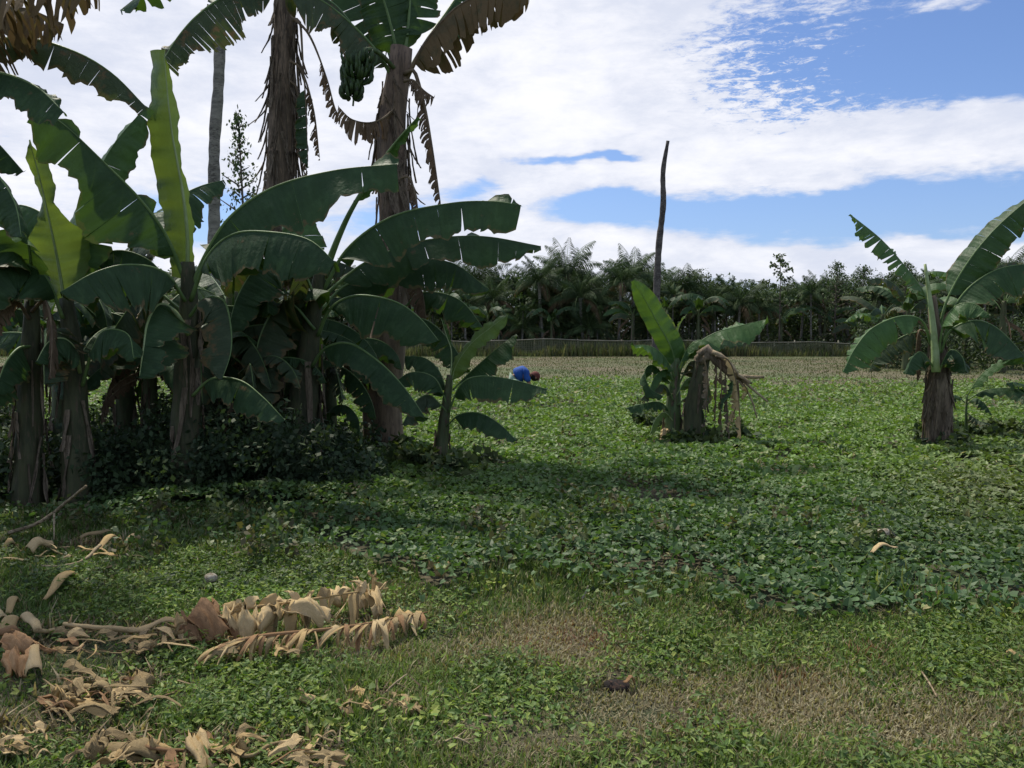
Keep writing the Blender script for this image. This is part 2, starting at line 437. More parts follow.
# B: centre-left plant with the tall upright young leaf
gB = G(185, 494); dB = gB.y
pB = empty('banana_plant', gB, 'thick banana plant with a tall upright pale green leaf in the left clump', 'banana plant', CL)
_, C, rr = stem_part(pB, [gB - Vector((0, 0, .05)), P(186, 400, dB), P(189, 330, dB), P(188, 262, dB)], [.15, .135, .10, .06], 'stemdark', seed=2)
sheath_part(pB, C, rr, n=14, seed=4, lmin=.3, lmax=.8, t0=.3, t1=.85)
add_leaf(pB, pl([(186, 285), (187, 240), (182, 190), (172, 135), (167, 90), (164, 50)], dB, dB - .1), 'leafyoung', W=.33, fn=64, ff=14, N=(-.15, -1, .1), wn=.25, wf=1, wp=(.5, .75, .95, 1, .8, .72, .72, .62), pet=.02, tip=.62, curl=12, seed=1, rib=.022, label='upright half unrolled pale green leaf')
add_leaf(pB, pl([(186, 278), (165, 232), (138, 196), (100, 158), (66, 126), (36, 106)], dB, dB - 1.1), 'leaf', W=.50, fn=52, ff=30, N=(.5, -.1, .7), pet=.12, tip=.25, wf=.3, seed=5, ragged=.05, rib=.024)
add_leaf(pB, pl([(190, 288), (207, 250), (232, 214), (275, 186), (335, 170), (397, 164)], dB, dB - .3), 'leaf', W=.52, fn=68, ff=12, pet=.16, tip=.35, seed=6, rib=.024, curl=8, wf=.5)
add_leaf(pB, pl([(190, 300), (208, 255), (235, 233), (275, 232), (310, 240), (335, 262)], dB - .05, dB - .9), 'leaf', W=.48, fn=66, ff=35, pet=.15, tip=.3, seed=7, rib=.022)
add_leaf(pB, pl([(186, 300), (165, 272), (130, 264), (95, 272), (60, 292)], dB - .1, dB - 1), 'leaf', W=.42, fn=64, ff=40, pet=.15, seed=8)
add_leaf(pB, pl([(187, 335), (174, 312), (158, 304), (147, 322), (143, 348), (139, 378)], dB - .1, dB - .75), 'leaf', ribmat='ribpale', W=.33, fn=70, ff=60, pet=.3, seed=9, N=(-.6, -.2, .5), rib=.026)
add_leaf(pB, pl([(190, 318), (206, 298), (224, 300), (231, 325), (231, 352), (222, 380)], dB - .05, dB - .6), 'leafworn', W=.34, fn=70, ff=60, pet=.22, seed=10, N=(.7, -.2, .5))
add_leaf(pB, pl([(192, 395), (212, 378), (240, 380), (262, 396), (285, 420)], dB - .1, dB - .7), 'leaf', W=.27, fn=64, ff=45, pet=.15, seed=11)
add_leaf(pB, pl([(185, 250), (168, 226), (180, 198), (200, 186), (224, 180)], dB + .4, dB + 1.6), 'leaf', W=.30, fn=50, ff=20, pet=.12, seed=12)
add_leaf(pB, pl([(182, 310), (150, 290), (120, 320), (105, 352), (98, 380)], dB + .2, dB + .4), 'leafworn', W=.36, fn=60, ff=55, pet=.15, seed=13, N=(-.6, 0, .6), tears=7)

# C: plant with the two big horizontal leaves to the right
dC = 8.55
gC = Vector((P(300, 400, dC).x, dC, 0))
pC = empty('banana_plant', gC, 'banana plant with two big level leaves reaching right out of the clump', 'banana plant', CL)
_, C, rr = stem_part(pC, [gC - Vector((0, 0, .05)), P(301, 420, dC), P(309, 350, dC), P(321, 268, dC)], [.19, .17, .10, .055], 'stemdark', seed=3)
sheath_part(pC, C, rr, n=16, seed=5, lmin=.3, lmax=.9, t0=.2, t1=.8)
add_leaf(pC, pl([(322, 275), (338, 235), (354, 203), (385, 155), (417, 117)], dC, dC - .5), 'leafmid', W=.105, fn=72, ff=72, curl=-30, N=(-.3, -.8, .4), pet=.45, tip=.5, seed=14, rib=.045, label='rolled young leaf pointing up to the right')
add_leaf(pC, pl([(322, 290), (348, 247), (392, 216), (450, 203), (490, 201), (521, 205)], dC, dC - .3), 'leaf', W=.50, fn=68, ff=8, pet=.15, tip=.42, seed=15, rib=.024, curl=6, wf=.35)
add_leaf(pC, pl([(323, 295), (365, 262), (420, 241), (480, 236), (541, 246)], dC + .3, dC + .5), 'leaf', W=.40, fn=60, ff=10, pet=.1, tip=.42, seed=16, rib=.022, wf=.4, curl=8)
add_leaf(pC, pl([(317, 335), (330, 308), (355, 295), (392, 300), (418, 316), (440, 342)], dC - .1, dC - .7), 'leaf', W=.42, fn=66, ff=30, pet=.2, seed=17, rib=.024, tears=3, gapk=.05, droopvar=3)
add_leaf(pC, pl([(311, 366), (326, 347), (350, 343), (380, 362), (405, 388), (427, 420)], dC - .1, dC - .8), 'leaf', W=.27, fn=58, ff=50, pet=.15, seed=18, rib=.022, N=(.3, -.1, .8))
add_leaf(pC, pl([(316, 300), (296, 262), (262, 262), (238, 295), (228, 330)], dC - .1, dC - .7), 'leaf', W=.42, fn=62, ff=50, pet=.15, seed=19, N=(-.4, 0, .7))
add_leaf(pC, pl([(314, 330), (285, 300), (262, 330), (252, 375), (250, 410)], dC - .1, dC - .6), 'leafworn', W=.36, fn=66, ff=60, pet=.15, seed=20, N=(-.7, -.2, .5), tears=8)
add_leaf(pC, pl([(320, 310), (345, 285), (400, 262), (450, 262), (490, 290)], dC + .4, dC + 1), 'leaf', W=.38, fn=66, ff=40, pet=.12, seed=21)
add_leaf(pC, pl([(308, 340), (282, 312), (288, 350), (284, 400)], dC + .1, dC + .2), 'leaf', W=.34, fn=70, ff=60, pet=.15, seed=22, N=(-.7, 0, .5))
add_leaf(pC, pl([(318, 285), (305, 245), (296, 215), (300, 180)], dC + .2, dC + .8), 'leafmid', W=.25, fn=20, ff=30, pet=.2, seed=23, N=(0, -1, .3))
# tiny sucker by C
gS = G(338, 462)
sk = empty('banana_sucker', gS, 'tiny banana sucker with two low leaves right of the stem with level leaves', 'banana plant')
stem_part(sk, [gS - Vector((0, 0, .03)), P(333, 440, gS.y), P(331, 424, gS.y)], [.03, .028, .018], 'stemgreen', k=8, seed=3)
add_leaf(sk, pl([(331, 432), (330, 410), (345, 405), (358, 418), (360, 438)], gS.y, gS.y - .2), 'leaf', W=.13, fn=50, ff=50, seed=2, rib=.009, res=20, m=3)
add_leaf(sk, pl([(331, 446), (322, 438), (340, 436), (352, 446), (360, 458)], gS.y, gS.y - .2), 'leaf', W=.11, fn=45, ff=45, seed=3, rib=.009, res=20, m=3)

# A2: plant with bright hanging young leaf at far left
gA = G(76, 503); dA = gA.y
pA = empty('banana_plant', gA, 'banana plant with a bright yellow green unrolling leaf at the left edge of the clump', 'banana plant', CL)
_, C, rr = stem_part(pA, [gA - Vector((0, 0, .05)), P(77, 430, dA), P(74, 360, dA), P(66, 298, dA)], [.13, .11, .09, .055], 'stemdark', seed=7)
sheath_part(pA, C, rr, n=12, seed=8, lmin=.3, lmax=.9, t0=.2, t1=.9)
add_leaf(pA, pl([(66, 315), (58, 265), (50, 225), (40, 180), (29, 140)], dA, dA - .2), 'leafyoung', W=.30, fn=25, ff=30, N=(.1, -1, -.1), pet=.05, wp=(.12, .6, 1.05, 1.0, .55, .35, .3, .22, .08), seed=24, wn=.9, wf=1.0, label='bright yellow green leaf lit from behind')
add_leaf(pA, pl([(70, 310), (72, 255), (84, 205), (110, 150), (146, 106)], dA + .1, dA + .3), 'leafmid', W=.34, fn=15, ff=25, N=(-.3, -.8, .4), pet=.1, tip=.35, seed=25)
add_leaf(pA, pl([(64, 318), (45, 275), (15, 262), (-15, 275), (-40, 310)], dA - .1, dA - .7), 'leaf', W=.40, fn=62, ff=40, pet=.15, seed=26)
add_leaf(pA, pl([(70, 300), (92, 262), (120, 250), (152, 262), (172, 290)], dA + .3, dA + .2), 'leaf', W=.42, fn=64, ff=40, pet=.12, seed=27)
add_leaf(pA, pl([(64, 345), (50, 330), (44, 350), (44, 385)], dA - .1, dA - .4), 'leafworn', W=.26, fn=66, ff=60, pet=.2, seed=28, N=(-.7, -.3, .5), ribmat='ribpale', tears=6)
add_leaf(pA, pl([(80, 372), (76, 350), (64, 338), (48, 342), (36, 362)], dA - .05, dA - .6), 'leaf', W=.27, fn=60, ff=50, pet=.25, seed=29, ribmat='ribpale')
add_leaf(pA, pl([(82, 385), (92, 350), (105, 330), (128, 334), (134, 360)], dA - .1, dA - .6), 'leaf', W=.25, fn=60, ff=40, pet=.25, seed=30)
add_leaf(pA, pl([(62, 305), (30, 262), (2, 232), (-25, 225)], dA + .2, dA + .5), 'leaf', W=.40, fn=60, ff=30, pet=.12, seed=31)
add_leaf(pA, pl([(68, 300), (60, 240), (45, 215), (15, 205), (-15, 225)], dA + .5, dA + .9), 'leafmid', W=.34, fn=60, ff=30, pet=.12, seed=32)

# A: dark trunk at the left border
gD = G(27, 506); dD = gD.y
pD = empty('banana_plant', gD, 'dark dead leaved banana plant at the left border of the photo', 'banana plant', CL)
_, C, rr = stem_part(pD, [gD - Vector((0, 0, .05)), P(29, 440, dD), P(30, 380, dD), P(32, 300, dD)], [.125, .11, .09, .055], 'stemdark', seed=9)
sheath_part(pD, C, rr, n=18, seed=10, lmin=.3, lmax=.8, t0=.2, t1=1)
for i, L in enumerate([[(30, 318), (15, 300), (-5, 320), (-12, 360)], [(32, 310), (45, 300), (52, 330), (50, 380)], [(30, 345), (18, 348), (6, 362), (-6, 392)], [(31, 300), (20, 250), (-10, 235), (-45, 260)],
                       [(30, 380), (12, 372), (-8, 385), (-20, 410)], [(32, 305), (28, 240), (5, 190), (-30, 165)]]):
    add_leaf(pD, pl(L, dD - .05, dD - .5), ['leafdead', 'leafdead', 'leaf', 'leaf', 'leaf', 'leafmid'][i], W=[.12, .12, .22, .35, .2, .33][i], fn=62, ff=50, pet=.15, tears=[12, 12, 0, 0, 0, 6][i], seed=40 + i)

# G: big plant just outside the left border; its arching leaves enter top left
gG = Vector((P(-75, 400, 6.3).x, 6.3, 0)); dG = 6.3
pG = empty('banana_plant', gG, 'tall banana plant past the left border whose arching leaves cross the top left corner', 'banana plant', CL)
_, C, rr = stem_part(pG, [gG - Vector((0, 0, .05)), P(-76, 260, dG), P(-78, 90, dG)], [.2, .17, .11], 'stembrown', seed=12)
sheath_part(pG, C, rr, n=14, seed=13, t0=.3, t1=1)
add_leaf(pG, pl([(-78, 100), (-35, 50), (20, 37), (72, 50), (112, 73), (147, 108)], dG, dG + .3), 'leafworn', W=.27, fn=66, ff=14, pet=.12, tip=.4, tears=20, gapk=.04, droopvar=1.5, ragged=.04, seed=50, rib=.026, missing=0, wf=.4)
add_leaf(pG, pl([(-78, 110), (-40, 72), (0, 72), (36, 86), (64, 112)], dG - .2, dG - .6), 'leaf', W=.26, fn=64, ff=25, pet=.12, tip=.4, tears=9, gapk=.04, droopvar=2, seed=51, rib=.026, wf=.5)
add_leaf(pG, pl([(-78, 80), (-45, 15), (0, -22), (45, -30), (95, -22)], dG - .3, dG - .8), 'leafbrown', W=.52, fn=52, ff=35, pet=.12, tip=.3, tears=26, gapk=.5, droopvar=12, seed=52, rib=.03)
add_leaf(pG, pl([(-78, 85), (-50, 40), (-10, 10), (25, 8), (64, 24)], dG - .1, dG - .1), 'leafbrown', W=.34, fn=60, ff=40, pet=.12, tip=.2, tears=22, gapk=.5, droopvar=12, seed=53, rib=.026)
add_leaf(pG, pl([(-76, 130), (-40, 110), (-5, 140), (24, 172)], dG, dG + .2), 'leaf', W=.26, fn=60, ff=30, pet=.15, tears=6, gapk=.2, seed=54)
add_leaf(pG, pl([(-76, 150), (-45, 135), (-10, 165), (14, 200), (22, 240)], dG - .2, dG - .5), 'leaf', W=.3, fn=60, ff=40, pet=.15, tears=5, seed=55)
add_leaf(pG, pl([(-78, 90), (-110, 30), (-170, 20), (-240, 90)], dG, dG), 'leaf', W=.4, fn=60, ff=30, tears=8, seed=56)
add_leaf(pG, pl([(-78, 90), (-90, 0), (-100, -120), (-80, -220)], dG, dG - .6), 'leaf', W=.4, fn=30, ff=30, tears=6, seed=57, N=(0, -1, .3))

# hidden fillers inside the clump
generic_banana(Vector((P(125, 400, 9.0).x, 9.0, 0)), 1.9, 9, 1.9, 'shaded banana plant behind the two left stems of the clump', CL, seed=21, r=.12, e0=(20, 60), mats=('leaf', 'leaf', 'leafworn'))
generic_banana(Vector((P(235, 400, 9.3).x, 9.3, 0)), 2.0, 9, 1.9, 'shaded banana plant in the dark middle of the clump behind the upright leaf', CL, seed=22, r=.13, e0=(20, 55), mats=('leaf', 'leaf', 'leafworn'))
generic_banana(Vector((P(20, 400, 9.6).x, 9.6, 0)), 1.6, 8, 1.7, 'low shaded banana plant at the back of the clump by the left border', CL, seed=24, r=.12, e0=(20, 60), mats=('leaf', 'leaf', 'leafworn'))
generic_banana(Vector((P(250, 400, 8.3).x, 8.3, 0)), 1.15, 6, 1.15, 'short shaded banana sucker low between the upright leaf stem and the next', CL, seed=26, r=.07, e0=(20, 60), mats=('leaf', 'leaf', 'leafworn'))

for i, (px, d, h, L, nl) in enumerate(((60, 8.4, 1.7, 1.5, 11), (150, 8.5, 1.5, 1.4, 11), (210, 8.8, 1.6, 1.5, 11), (275, 9.2, 1.7, 1.5, 11), (330, 9.6, 1.4, 1.3, 9))):
    generic_banana(Vector((P(px, 400, d).x, d, 0)), h, nl, L, ['shaded leafy banana shoot behind the bright unrolling leaf', 'shaded leafy banana shoot just left of the upright leaf stem', 'shaded leafy banana shoot just right of the upright leaf stem', 'shaded leafy banana shoot under the shaggy brown stem', 'shaded leafy banana shoot left of the reddish trunk'][i], CL, seed=60 + i, r=.09, e0=(-10, 60), e1=(-88, -40), mats=('leaf', 'leaf', 'leafworn', 'leaf'), dead=5)
# F: tall fruiting plant
dF = 10.1
gF = Vector((P(384, 400, dF).x, dF, 0))
pF = empty('banana_plant', gF, 'tall banana plant carrying a hanging bunch of green bananas', 'banana plant', CL)
_, C, rr = stem_part(pF, [gF - Vector((0, 0, .05)), P(384, 380, dF), P(396, 250, dF), P(391, 140, dF), P(401, 48, dF)], [.25, .235, .19, .185, .13], 'stemred', k=18, seed=5)
sheath_part(pF, C, rr, n=24, seed=15, lmin=.3, lmax=.95, flare=.10, t0=.35, t1=.95)
sheath_part(pF, C, rr, n=70, seed=115, lmin=.2, lmax=.9, flare=.24, t0=.45, t1=.93, wdr=(.04, .14), name='hanging_fibres')
add_leaf(pF, pl([(398, 85), (378, 52), (350, 22), (318, -2), (285, -10)], dF, dF - .8), 'leafworn', W=.44, fn=74, ff=25, pet=.14, tears=12, gapk=.18, droopvar=5, seed=60, rib=.034, wf=.6)
add_leaf(pF, pl([(402, 85), (425, 42), (455, 8), (490, -8), (530, -4)], dF, dF - .7), 'leafbrown', W=.48, fn=72, ff=40, pet=.14, tears=13, gapk=.25, droopvar=7, seed=61, rib=.034)
add_leaf(pF, pl([(404, 75), (415, 72), (425, 105), (433, 150), (441, 205)], dF - .1, dF - .3), 'leafdead', name='dead_leaf', W=.17, fn=55, ff=55, pet=.1, tears=26, gapk=.6, seed=62, rib=.028, N=(.8, -.4, .2), missing=.1)
add_leaf(pF, pl([(404, 80), (414, 80), (424, 90), (434, 97)], dF - .3, dF - .5), 'leafdead', name='dead_leaf', W=.16, fn=60, ff=60, pet=.1, tears=16, gapk=.6, seed=63, rib=.022, N=(.8, -.4, .2))
add_leaf(pF, pl([(396, 95), (390, 112), (372, 122), (352, 119), (338, 106)], dF - .1, dF - .6), 'leafdead', name='dead_leaf', W=.26, fn=82, ff=70, pet=.1, tears=20, gapk=.6, missing=.25, seed=64, rib=.022)
add_leaf(pF, pl([(400, 75), (392, 30), (378, -15), (350, -70)], dF, dF - .3), 'leaf', W=.4, fn=25, ff=25, pet=.14, tears=7, seed=65, rib=.03, N=(0, -1, .2))
add_leaf(pF, pl([(402, 75), (408, 25), (414, -25), (440, -110)], dF, dF), 'leaf', W=.4, fn=30, ff=30, pet=.2, tears=7, seed=66, rib=.03, N=(0, -1, .2))
add_leaf(pF, pl([(401, 70), (396, 15), (402, -60), (420, -190)], dF + .2, dF + .9), 'leaf', W=.42, fn=30, ff=30, pet=.2, tears=9, seed=67, rib=.03, N=(.2, -1, .1))
add_leaf(pF, pl([(399, 78), (372, 10), (330, -40), (270, -60)], dF + .3, dF + 1.5), 'leaf', W=.42, fn=60, ff=40, pet=.14, tears=12, seed=68, rib=.03)
add_leaf(pF, pl([(403, 78), (440, 20), (500, -50), (590, -70)], dF + .3, dF + 1.7), 'leaf', W=.42, fn=60, ff=40, pet=.14, tears=12, seed=69, rib=.03)
add_leaf(pF, pl([(402, 250), (412, 262), (424, 300), (426, 345)], dF - .25, dF - .4), 'leafdead', name='dead_leaf', W=.2, fn=60, ff=60, tears=18, seed=71, N=(.8, -.4, .2))
add_leaf(pF, pl([(396, 180), (410, 178), (418, 210), (416, 250)], dF - .25, dF - .4), 'leafdead', name='dead_leaf', W=.12, fn=60, ff=60, tears=18, seed=72, N=(.8, -.4, .2))
add_leaf(pF, pl([(400, 310), (425, 292), (460, 300), (485, 330)], dF - .2, dF - .4), 'leaf', W=.3, fn=62, ff=50, tears=4, seed=73)
add_leaf(pF, pl([(396, 330), (420, 318), (445, 335), (470, 372)], dF - .3, dF - .5), 'leaf', W=.27, fn=62, ff=50, tears=4, seed=74)
# bunch
bp = MB(); bp.tube(catmull([P(396, 70, dF - .1), P(378, 52, dF - .35), P(364, 50, dF - .45), P(359, 62, dF - .5), P(355, 96, dF - .5)], 16)[0], .028, 8)
pd = bp.build('fruit_stalk', M['stemgreen'], pF)
fb = MB(); q = random.Random(5)
for t in range(8):
    c = P(362, 60, dF - .5).lerp(P(351, 94, dF - .5), t / 7)
    rad = .165 * (1 - .30 * (t / 7) ** 2) * (.7 if t == 0 else 1) * q.uniform(.86, 1.1)
    for k in range(12):
        a = 2 * math.pi * k / 13 + t * .3 + q.uniform(-.1, .1)
        d = Vector((math.cos(a), math.sin(a), 0)); jz = q.uniform(-.035, .035); rad = rad * q.uniform(.9, 1.1)
        pts = [c + d * .02 + Vector((0, 0, jz - .02)), c + d * rad * .6 + Vector((0, 0, jz - .035)), c + d * rad * .97 + Vector((0, 0, jz + .02)), c + d * rad * 1.0 + Vector((0, 0, jz + .10))]
        fb.tube(catmull(pts, 7)[0], [.008, .016, .021, .022, .021, .016, .006], 6)
fb.build('banana_bunch', M['fruit'], pF)
ap = MB()
ap.tube(catmull([P(354, 95, dF - .5), P(353, 106, dF - .5)], 4)[0], .012, 6)
ap.build('bunch_tip', M['stemgreen'], pF)

# E: tall plant left of it
dE = 10.6
gE = Vector((P(276, 400, dE).x, dE, 0))
pE = empty('banana_plant', gE, 'tall banana plant with a shaggy brown stem left of the fruiting one', 'banana plant', CL)
_, C, rr = stem_part(pE, [gE - Vector((0, 0, .05)), P(278, 300, dE), P(281, 150, dE), P(286, -20, dE)], [.21, .19, .165, .12], 'stembrown', k=18, seed=6)
sheath_part(pE, C, rr, n=40, seed=16, lmin=.3, lmax=1.0, flare=.12, t0=.4, t1=1)
sheath_part(pE, C, rr, n=80, seed=116, lmin=.3, lmax=1.3, flare=.26, t0=.5, t1=1, wdr=(.04, .14), name='hanging_fibres')
add_leaf(pE, pl([(287, 5), (262, -10), (225, -4), (198, 14), (178, 36), (162, 62)], dE, dE - .9), 'leafworn', W=.50, fn=74, ff=12, pet=.1, tip=.35, tears=24, gapk=.07, droopvar=1.5, ragged=.05, seed=80, rib=.03, wf=.4)
add_leaf(pE, pl([(289, 5), (312, -8), (335, 4), (356, 28)], dE, dE - .5), 'leafworn', W=.38, fn=74, ff=25, pet=.12, tears=12, gapk=.2, seed=81, rib=.026)
add_leaf(pE, pl([(292, 20), (300, 22), (303, 60), (306, 105), (308, 168)], dE - .25, dE - .35), 'leaf', W=.17, fn=50, ff=60, pet=.5, seed=82, tears=5, N=(.6, -.8, .1), ribmat='ribdead')
add_leaf(pE, pl([(292, 15), (310, 35), (326, 75), (337, 112), (350, 124)], dE - .25, dE - .5), 'leafdead', name='dead_leaf', W=.14, fn=60, ff=60, pet=.45, tears=22, missing=.3, gapk=.7, seed=83, rib=.022)
add_leaf(pE, pl([(290, 60), (302, 70), (314, 110), (320, 160)], dE - .2, dE - .3), 'leafdead', name='dead_leaf', W=.12, fn=60, ff=60, pet=.3, tears=16, missing=.2, gapk=.7, seed=84, N=(.8, -.4, .1))
add_leaf(pE, pl([(290, 80), (298, 90), (303, 130), (308, 185)], dE - .2, dE - .3), 'leafdead', name='dead_leaf', W=.14, fn=60, ff=60, pet=.4, tears=18, missing=.2, gapk=.7, seed=85, N=(.8, -.4, .1))
for i, L in enumerate([[(286, -10), (280, -60), (240, -110), (170, -110)], [(287, -10), (300, -80), (340, -140), (420, -140)], [(286, -10), (284, -90), (280, -200), (290, -280)], [(284, -5), (250, -30), (190, -40), (120, 10)]]):
    add_leaf(pE, pl(L, dE, dE + [-.8, .6, .2, 1.6][i]), 'leaf', W=.4, fn=50, ff=40, tears=9, seed=86 + i, rib=.03)

# D: small young plant at the right foot of the clump
gY = G(440, 470); dY = gY.y
pY = empty('banana_plant', gY, 'small young banana plant at the right foot of the clump before the stooping person', 'banana plant', CL)
_, C, rr = stem_part(pY, [gY - Vector((0, 0, .03)), P(443, 430, dY), P(450, 375, dY)], [.085, .065, .035], 'stem', seed=17, k=10)
sheath_part(pY, C, rr, n=7, seed=18, lmin=.15, lmax=.3, flare=.05, t0=.2, t1=.7)
add_leaf(pY, pl([(451, 392), (455, 368), (470, 345), (490, 328), (509, 314)], dY, dY - .2), 'leafyoung', W=.15, fn=5, ff=20, N=(-.5, -.8, .5), pet=.12, seed=90, rib=.010, label='small pale green upper leaf', res=30)
add_leaf(pY, pl([(452, 390), (470, 372), (495, 350), (516, 334)], dY + .05, dY + .1), 'leaf', W=.24, fn=50, ff=40, pet=.12, tip=.3, seed=91, rib=.013, res=30)
add_leaf(pY, pl([(448, 412), (460, 385), (478, 376), (510, 379), (547, 389)], dY - .05, dY - .4), 'leaf', W=.30, fn=62, ff=15, pet=.14, tip=.35, seed=92, rib=.015, wf=.5, res=30, curl=8)
add_leaf(pY, pl([(447, 425), (460, 414), (480, 413), (500, 424), (517, 441)], dY - .05, dY - .45), 'leaf', W=.20, fn=52, ff=25, pet=.14, seed=93, rib=.013, res=30)
add_leaf(pY, pl([(450, 380), (451, 352), (446, 335), (441, 318)], dY, dY), 'leafmid', W=.02, fn=70, ff=70, pet=.5, seed=94, rib=.014, res=14, ribmat='ribpale')
add_leaf(pY, pl([(448, 405), (435, 378), (412, 372), (392, 384)], dY - .03, dY - .2), 'leaf', W=.24, fn=58, ff=20, pet=.14, seed=95, rib=.013, res=30)
add_leaf(pY, pl([(448, 412), (430, 395), (415, 402), (402, 425)], dY - .03, dY - .3), 'leafworn', W=.19, fn=58, ff=40, pet=.14, seed=96, rib=.013, res=30)
add_leaf(pY, pl([(449, 400), (440, 372), (425, 358), (405, 356)], dY + .1, dY + .2), 'leaf', W=.22, fn=50, ff=20, pet=.14, seed=97, rib=.013, res=30)

# M: mid plant, green leaves
gM = G(672, 443); dM = gM.y
pM = empty('banana_plant', gM, 'young banana plant with broad mid green leaves beside the broken brown stem', 'banana plant')
_, C, rr = stem_part(pM, [gM - Vector((0, 0, .05)), P(673, 410, dM), P(676, 358, dM)], [.13, .10, .055], 'stemgreen', seed=19)
sheath_part(pM, C, rr, n=10, seed=20, lmin=.2, lmax=.5, t0=.2, t1=.9)
add_leaf(pM, pl([(677, 378), (672, 350), (655, 318), (644, 298), (633, 281)], dM, dM - .3), 'leafmid', W=.19, fn=10, ff=25, N=(-.2, -1, .2), pet=.1, tip=.25, seed=100, rib=.016)
add_leaf(pM, pl([(677, 380), (674, 352), (666, 330), (660, 312)], dM + .1, dM + .1), 'leafyoung', W=.20, fn=20, ff=20, N=(-.1, -1, .2), pet=.1, seed=101, rib=.014)
add_leaf(pM, pl([(679, 372), (690, 350), (712, 334), (738, 326), (768, 319)], dM - .05, dM - .2), 'leafmid', W=.29, fn=50, ff=5, pet=.12, seed=102, rib=.016, wf=.4)
add_leaf(pM, pl([(676, 378), (664, 356), (650, 346), (632, 345)], dM - .05, dM - .5), 'leafmid', W=.22, fn=48, ff=20, pet=.12, seed=103, rib=.014)
add_leaf(pM, pl([(676, 390), (655, 366), (645, 370), (650, 388), (663, 396)], dM - .05, dM - .4), 'leaf', W=.12, fn=60, ff=60, pet=.12, seed=104, rib=.012)
add_leaf(pM, pl([(677, 370), (677, 340), (680, 325), (687, 314)], dM, dM), 'leafyoung', W=.04, fn=70, ff=70, curl=-20, pet=.4, seed=105, rib=.02, res=14)
add_leaf(pM, pl([(678, 385), (690, 362), (700, 366), (698, 392), (690, 420)], dM + .05, dM - .3), 'leafworn', W=.20, fn=50, ff=50, pet=.12, seed=106, rib=.014)
add_leaf(pM, pl([(673, 415), (660, 402), (642, 404), (625, 408)], dM - .05, dM - .4), 'leaf', W=.13, fn=50, ff=20, pet=.12, seed=107, rib=.010)
add_leaf(pM, pl([(678, 365), (700, 345), (720, 340), (745, 342)], dM + .2, dM + .4), 'leaf', W=.18, fn=50, ff=20, pet=.12, seed=108, rib=.012)
add_leaf(pM, pl([(671, 430), (664, 428), (662, 436), (658, 446)], dM - .12, dM - .3), 'drypale', ribmat='ribdead', name='dead_leaf', W=.06, fn=40, ff=40, pet=.05, seed=109, rib=.008)

for i, (L, mt, W_) in enumerate([([(674, 400), (665, 385), (652, 388), (640, 400)], 'leafworn', .12), ([(676, 395), (688, 378), (700, 384), (708, 402)], 'leafyoung', .12), ([(673, 420), (664, 412), (655, 420), (650, 434)], 'leafyoung', .09),
        ([(677, 405), (690, 396), (702, 408), (706, 428)], 'leafworn', .13), ([(675, 388), (668, 370), (655, 376), (648, 396)], 'leafmid', .11), ([(678, 368), (690, 345), (704, 340), (722, 350)], 'leafmid', .12)]):
    add_leaf(pM, pl(L, dM - .1, dM - .3), mt, W=W_, fn=50, ff=45, pet=.12, seed=400 + i, rib=.010, res=20, m=3)
# M2: broken dead stem
gN = G(692, 446); dN = gN.y
pN = empty('broken_banana_plant', gN, 'broken brown banana stem snapped over to the right with dead stalks hanging', 'banana plant')
_, C, rr = stem_part(pN, [gN - Vector((0, 0, .05)), P(693, 410, dN), P(700, 375, dN), P(704, 352, dN)], [.14, .115, .105, .095], 'stemdark', seed=23)
sheath_part(pN, C, rr, n=7, seed=24, lmin=.15, lmax=.4, flare=.04, t0=.4, t1=1)
q = random.Random(8)
b = MB()
for k in range(9):
    j = lambda s_: q.gauss(0, s_)
    A = [(701 + j(3), 362 + j(3)), (706 + j(2), 350 + j(2)), (718 + j(3), 353 + j(3) + k), (729 + j(3), 366 + j(4) + k * .6), (742 + j(5), 379 + j(5))]
    b.tube([P(x, y, dN - .03 - .03 * (k % 3) - .03 * i) for i, (x, y) in enumerate(A)], [.04, .055, .045, .036, .014], 5, wob=lambda t, th: 1 + .35 * math.sin(2 * th + t * 3) + .15 * math.sin(t * 31 + th))
b.build('snapped_top', M['sheath'], pN)
b = MB()
for (A, r0) in (([(735, 376), (752, 377), (764, 377)], .03), ([(742, 380), (756, 392), (768, 402)], .02), ([(738, 380), (750, 396), (757, 418)], .016), ([(728, 370), (740, 376), (750, 383)], .03), ([(712, 352), (724, 358), (738, 374)], .035)):
    b.tube(catmull(pl(A, dN - .2, dN - .3), 8)[0], [r0 * (1 - .05 * i) for i in range(8)], 7)
b.build('broken_stalks', M['twig'], pN)
for i, L in enumerate([[(706, 356), (716, 362), (716, 400), (714, 440)], [(712, 356), (724, 366), (727, 400), (730, 445)], [(728, 370), (736, 384), (735, 410), (732, 425)], [(720, 360), (722, 385), (721, 415), (724, 452)],
                       [(738, 380), (739, 398), (733, 415), (728, 430)], [(704, 356), (708, 380), (706, 410), (704, 436)], [(744, 384), (748, 392), (742, 400)], [(716, 356), (730, 362), (738, 392), (742, 452)]]):
    add_leaf(pN, pl(L, dN - .1 - .05 * i, dN - .25), 'leafdead' if i in (0, 3) else ('sheath' if i in (1, 5) else 'drypale'), ribmat='ribdead', name='dead_leaf', W=[.05, .06, .08, .06, .06, .07, .07, .08][i], fn=55, ff=50, pet=.08, tears=9, gapk=.5, missing=.12, seed=110 + i, N=(.4, -.9, .2), rib=.012)
add_leaf(pN, pl([(733, 372), (732, 392), (724, 402), (722, 412)], dN - .3, dN - .35), 'leaf', W=.06, fn=50, ff=50, seed=120, N=(.4, -.9, .2), rib=.008)

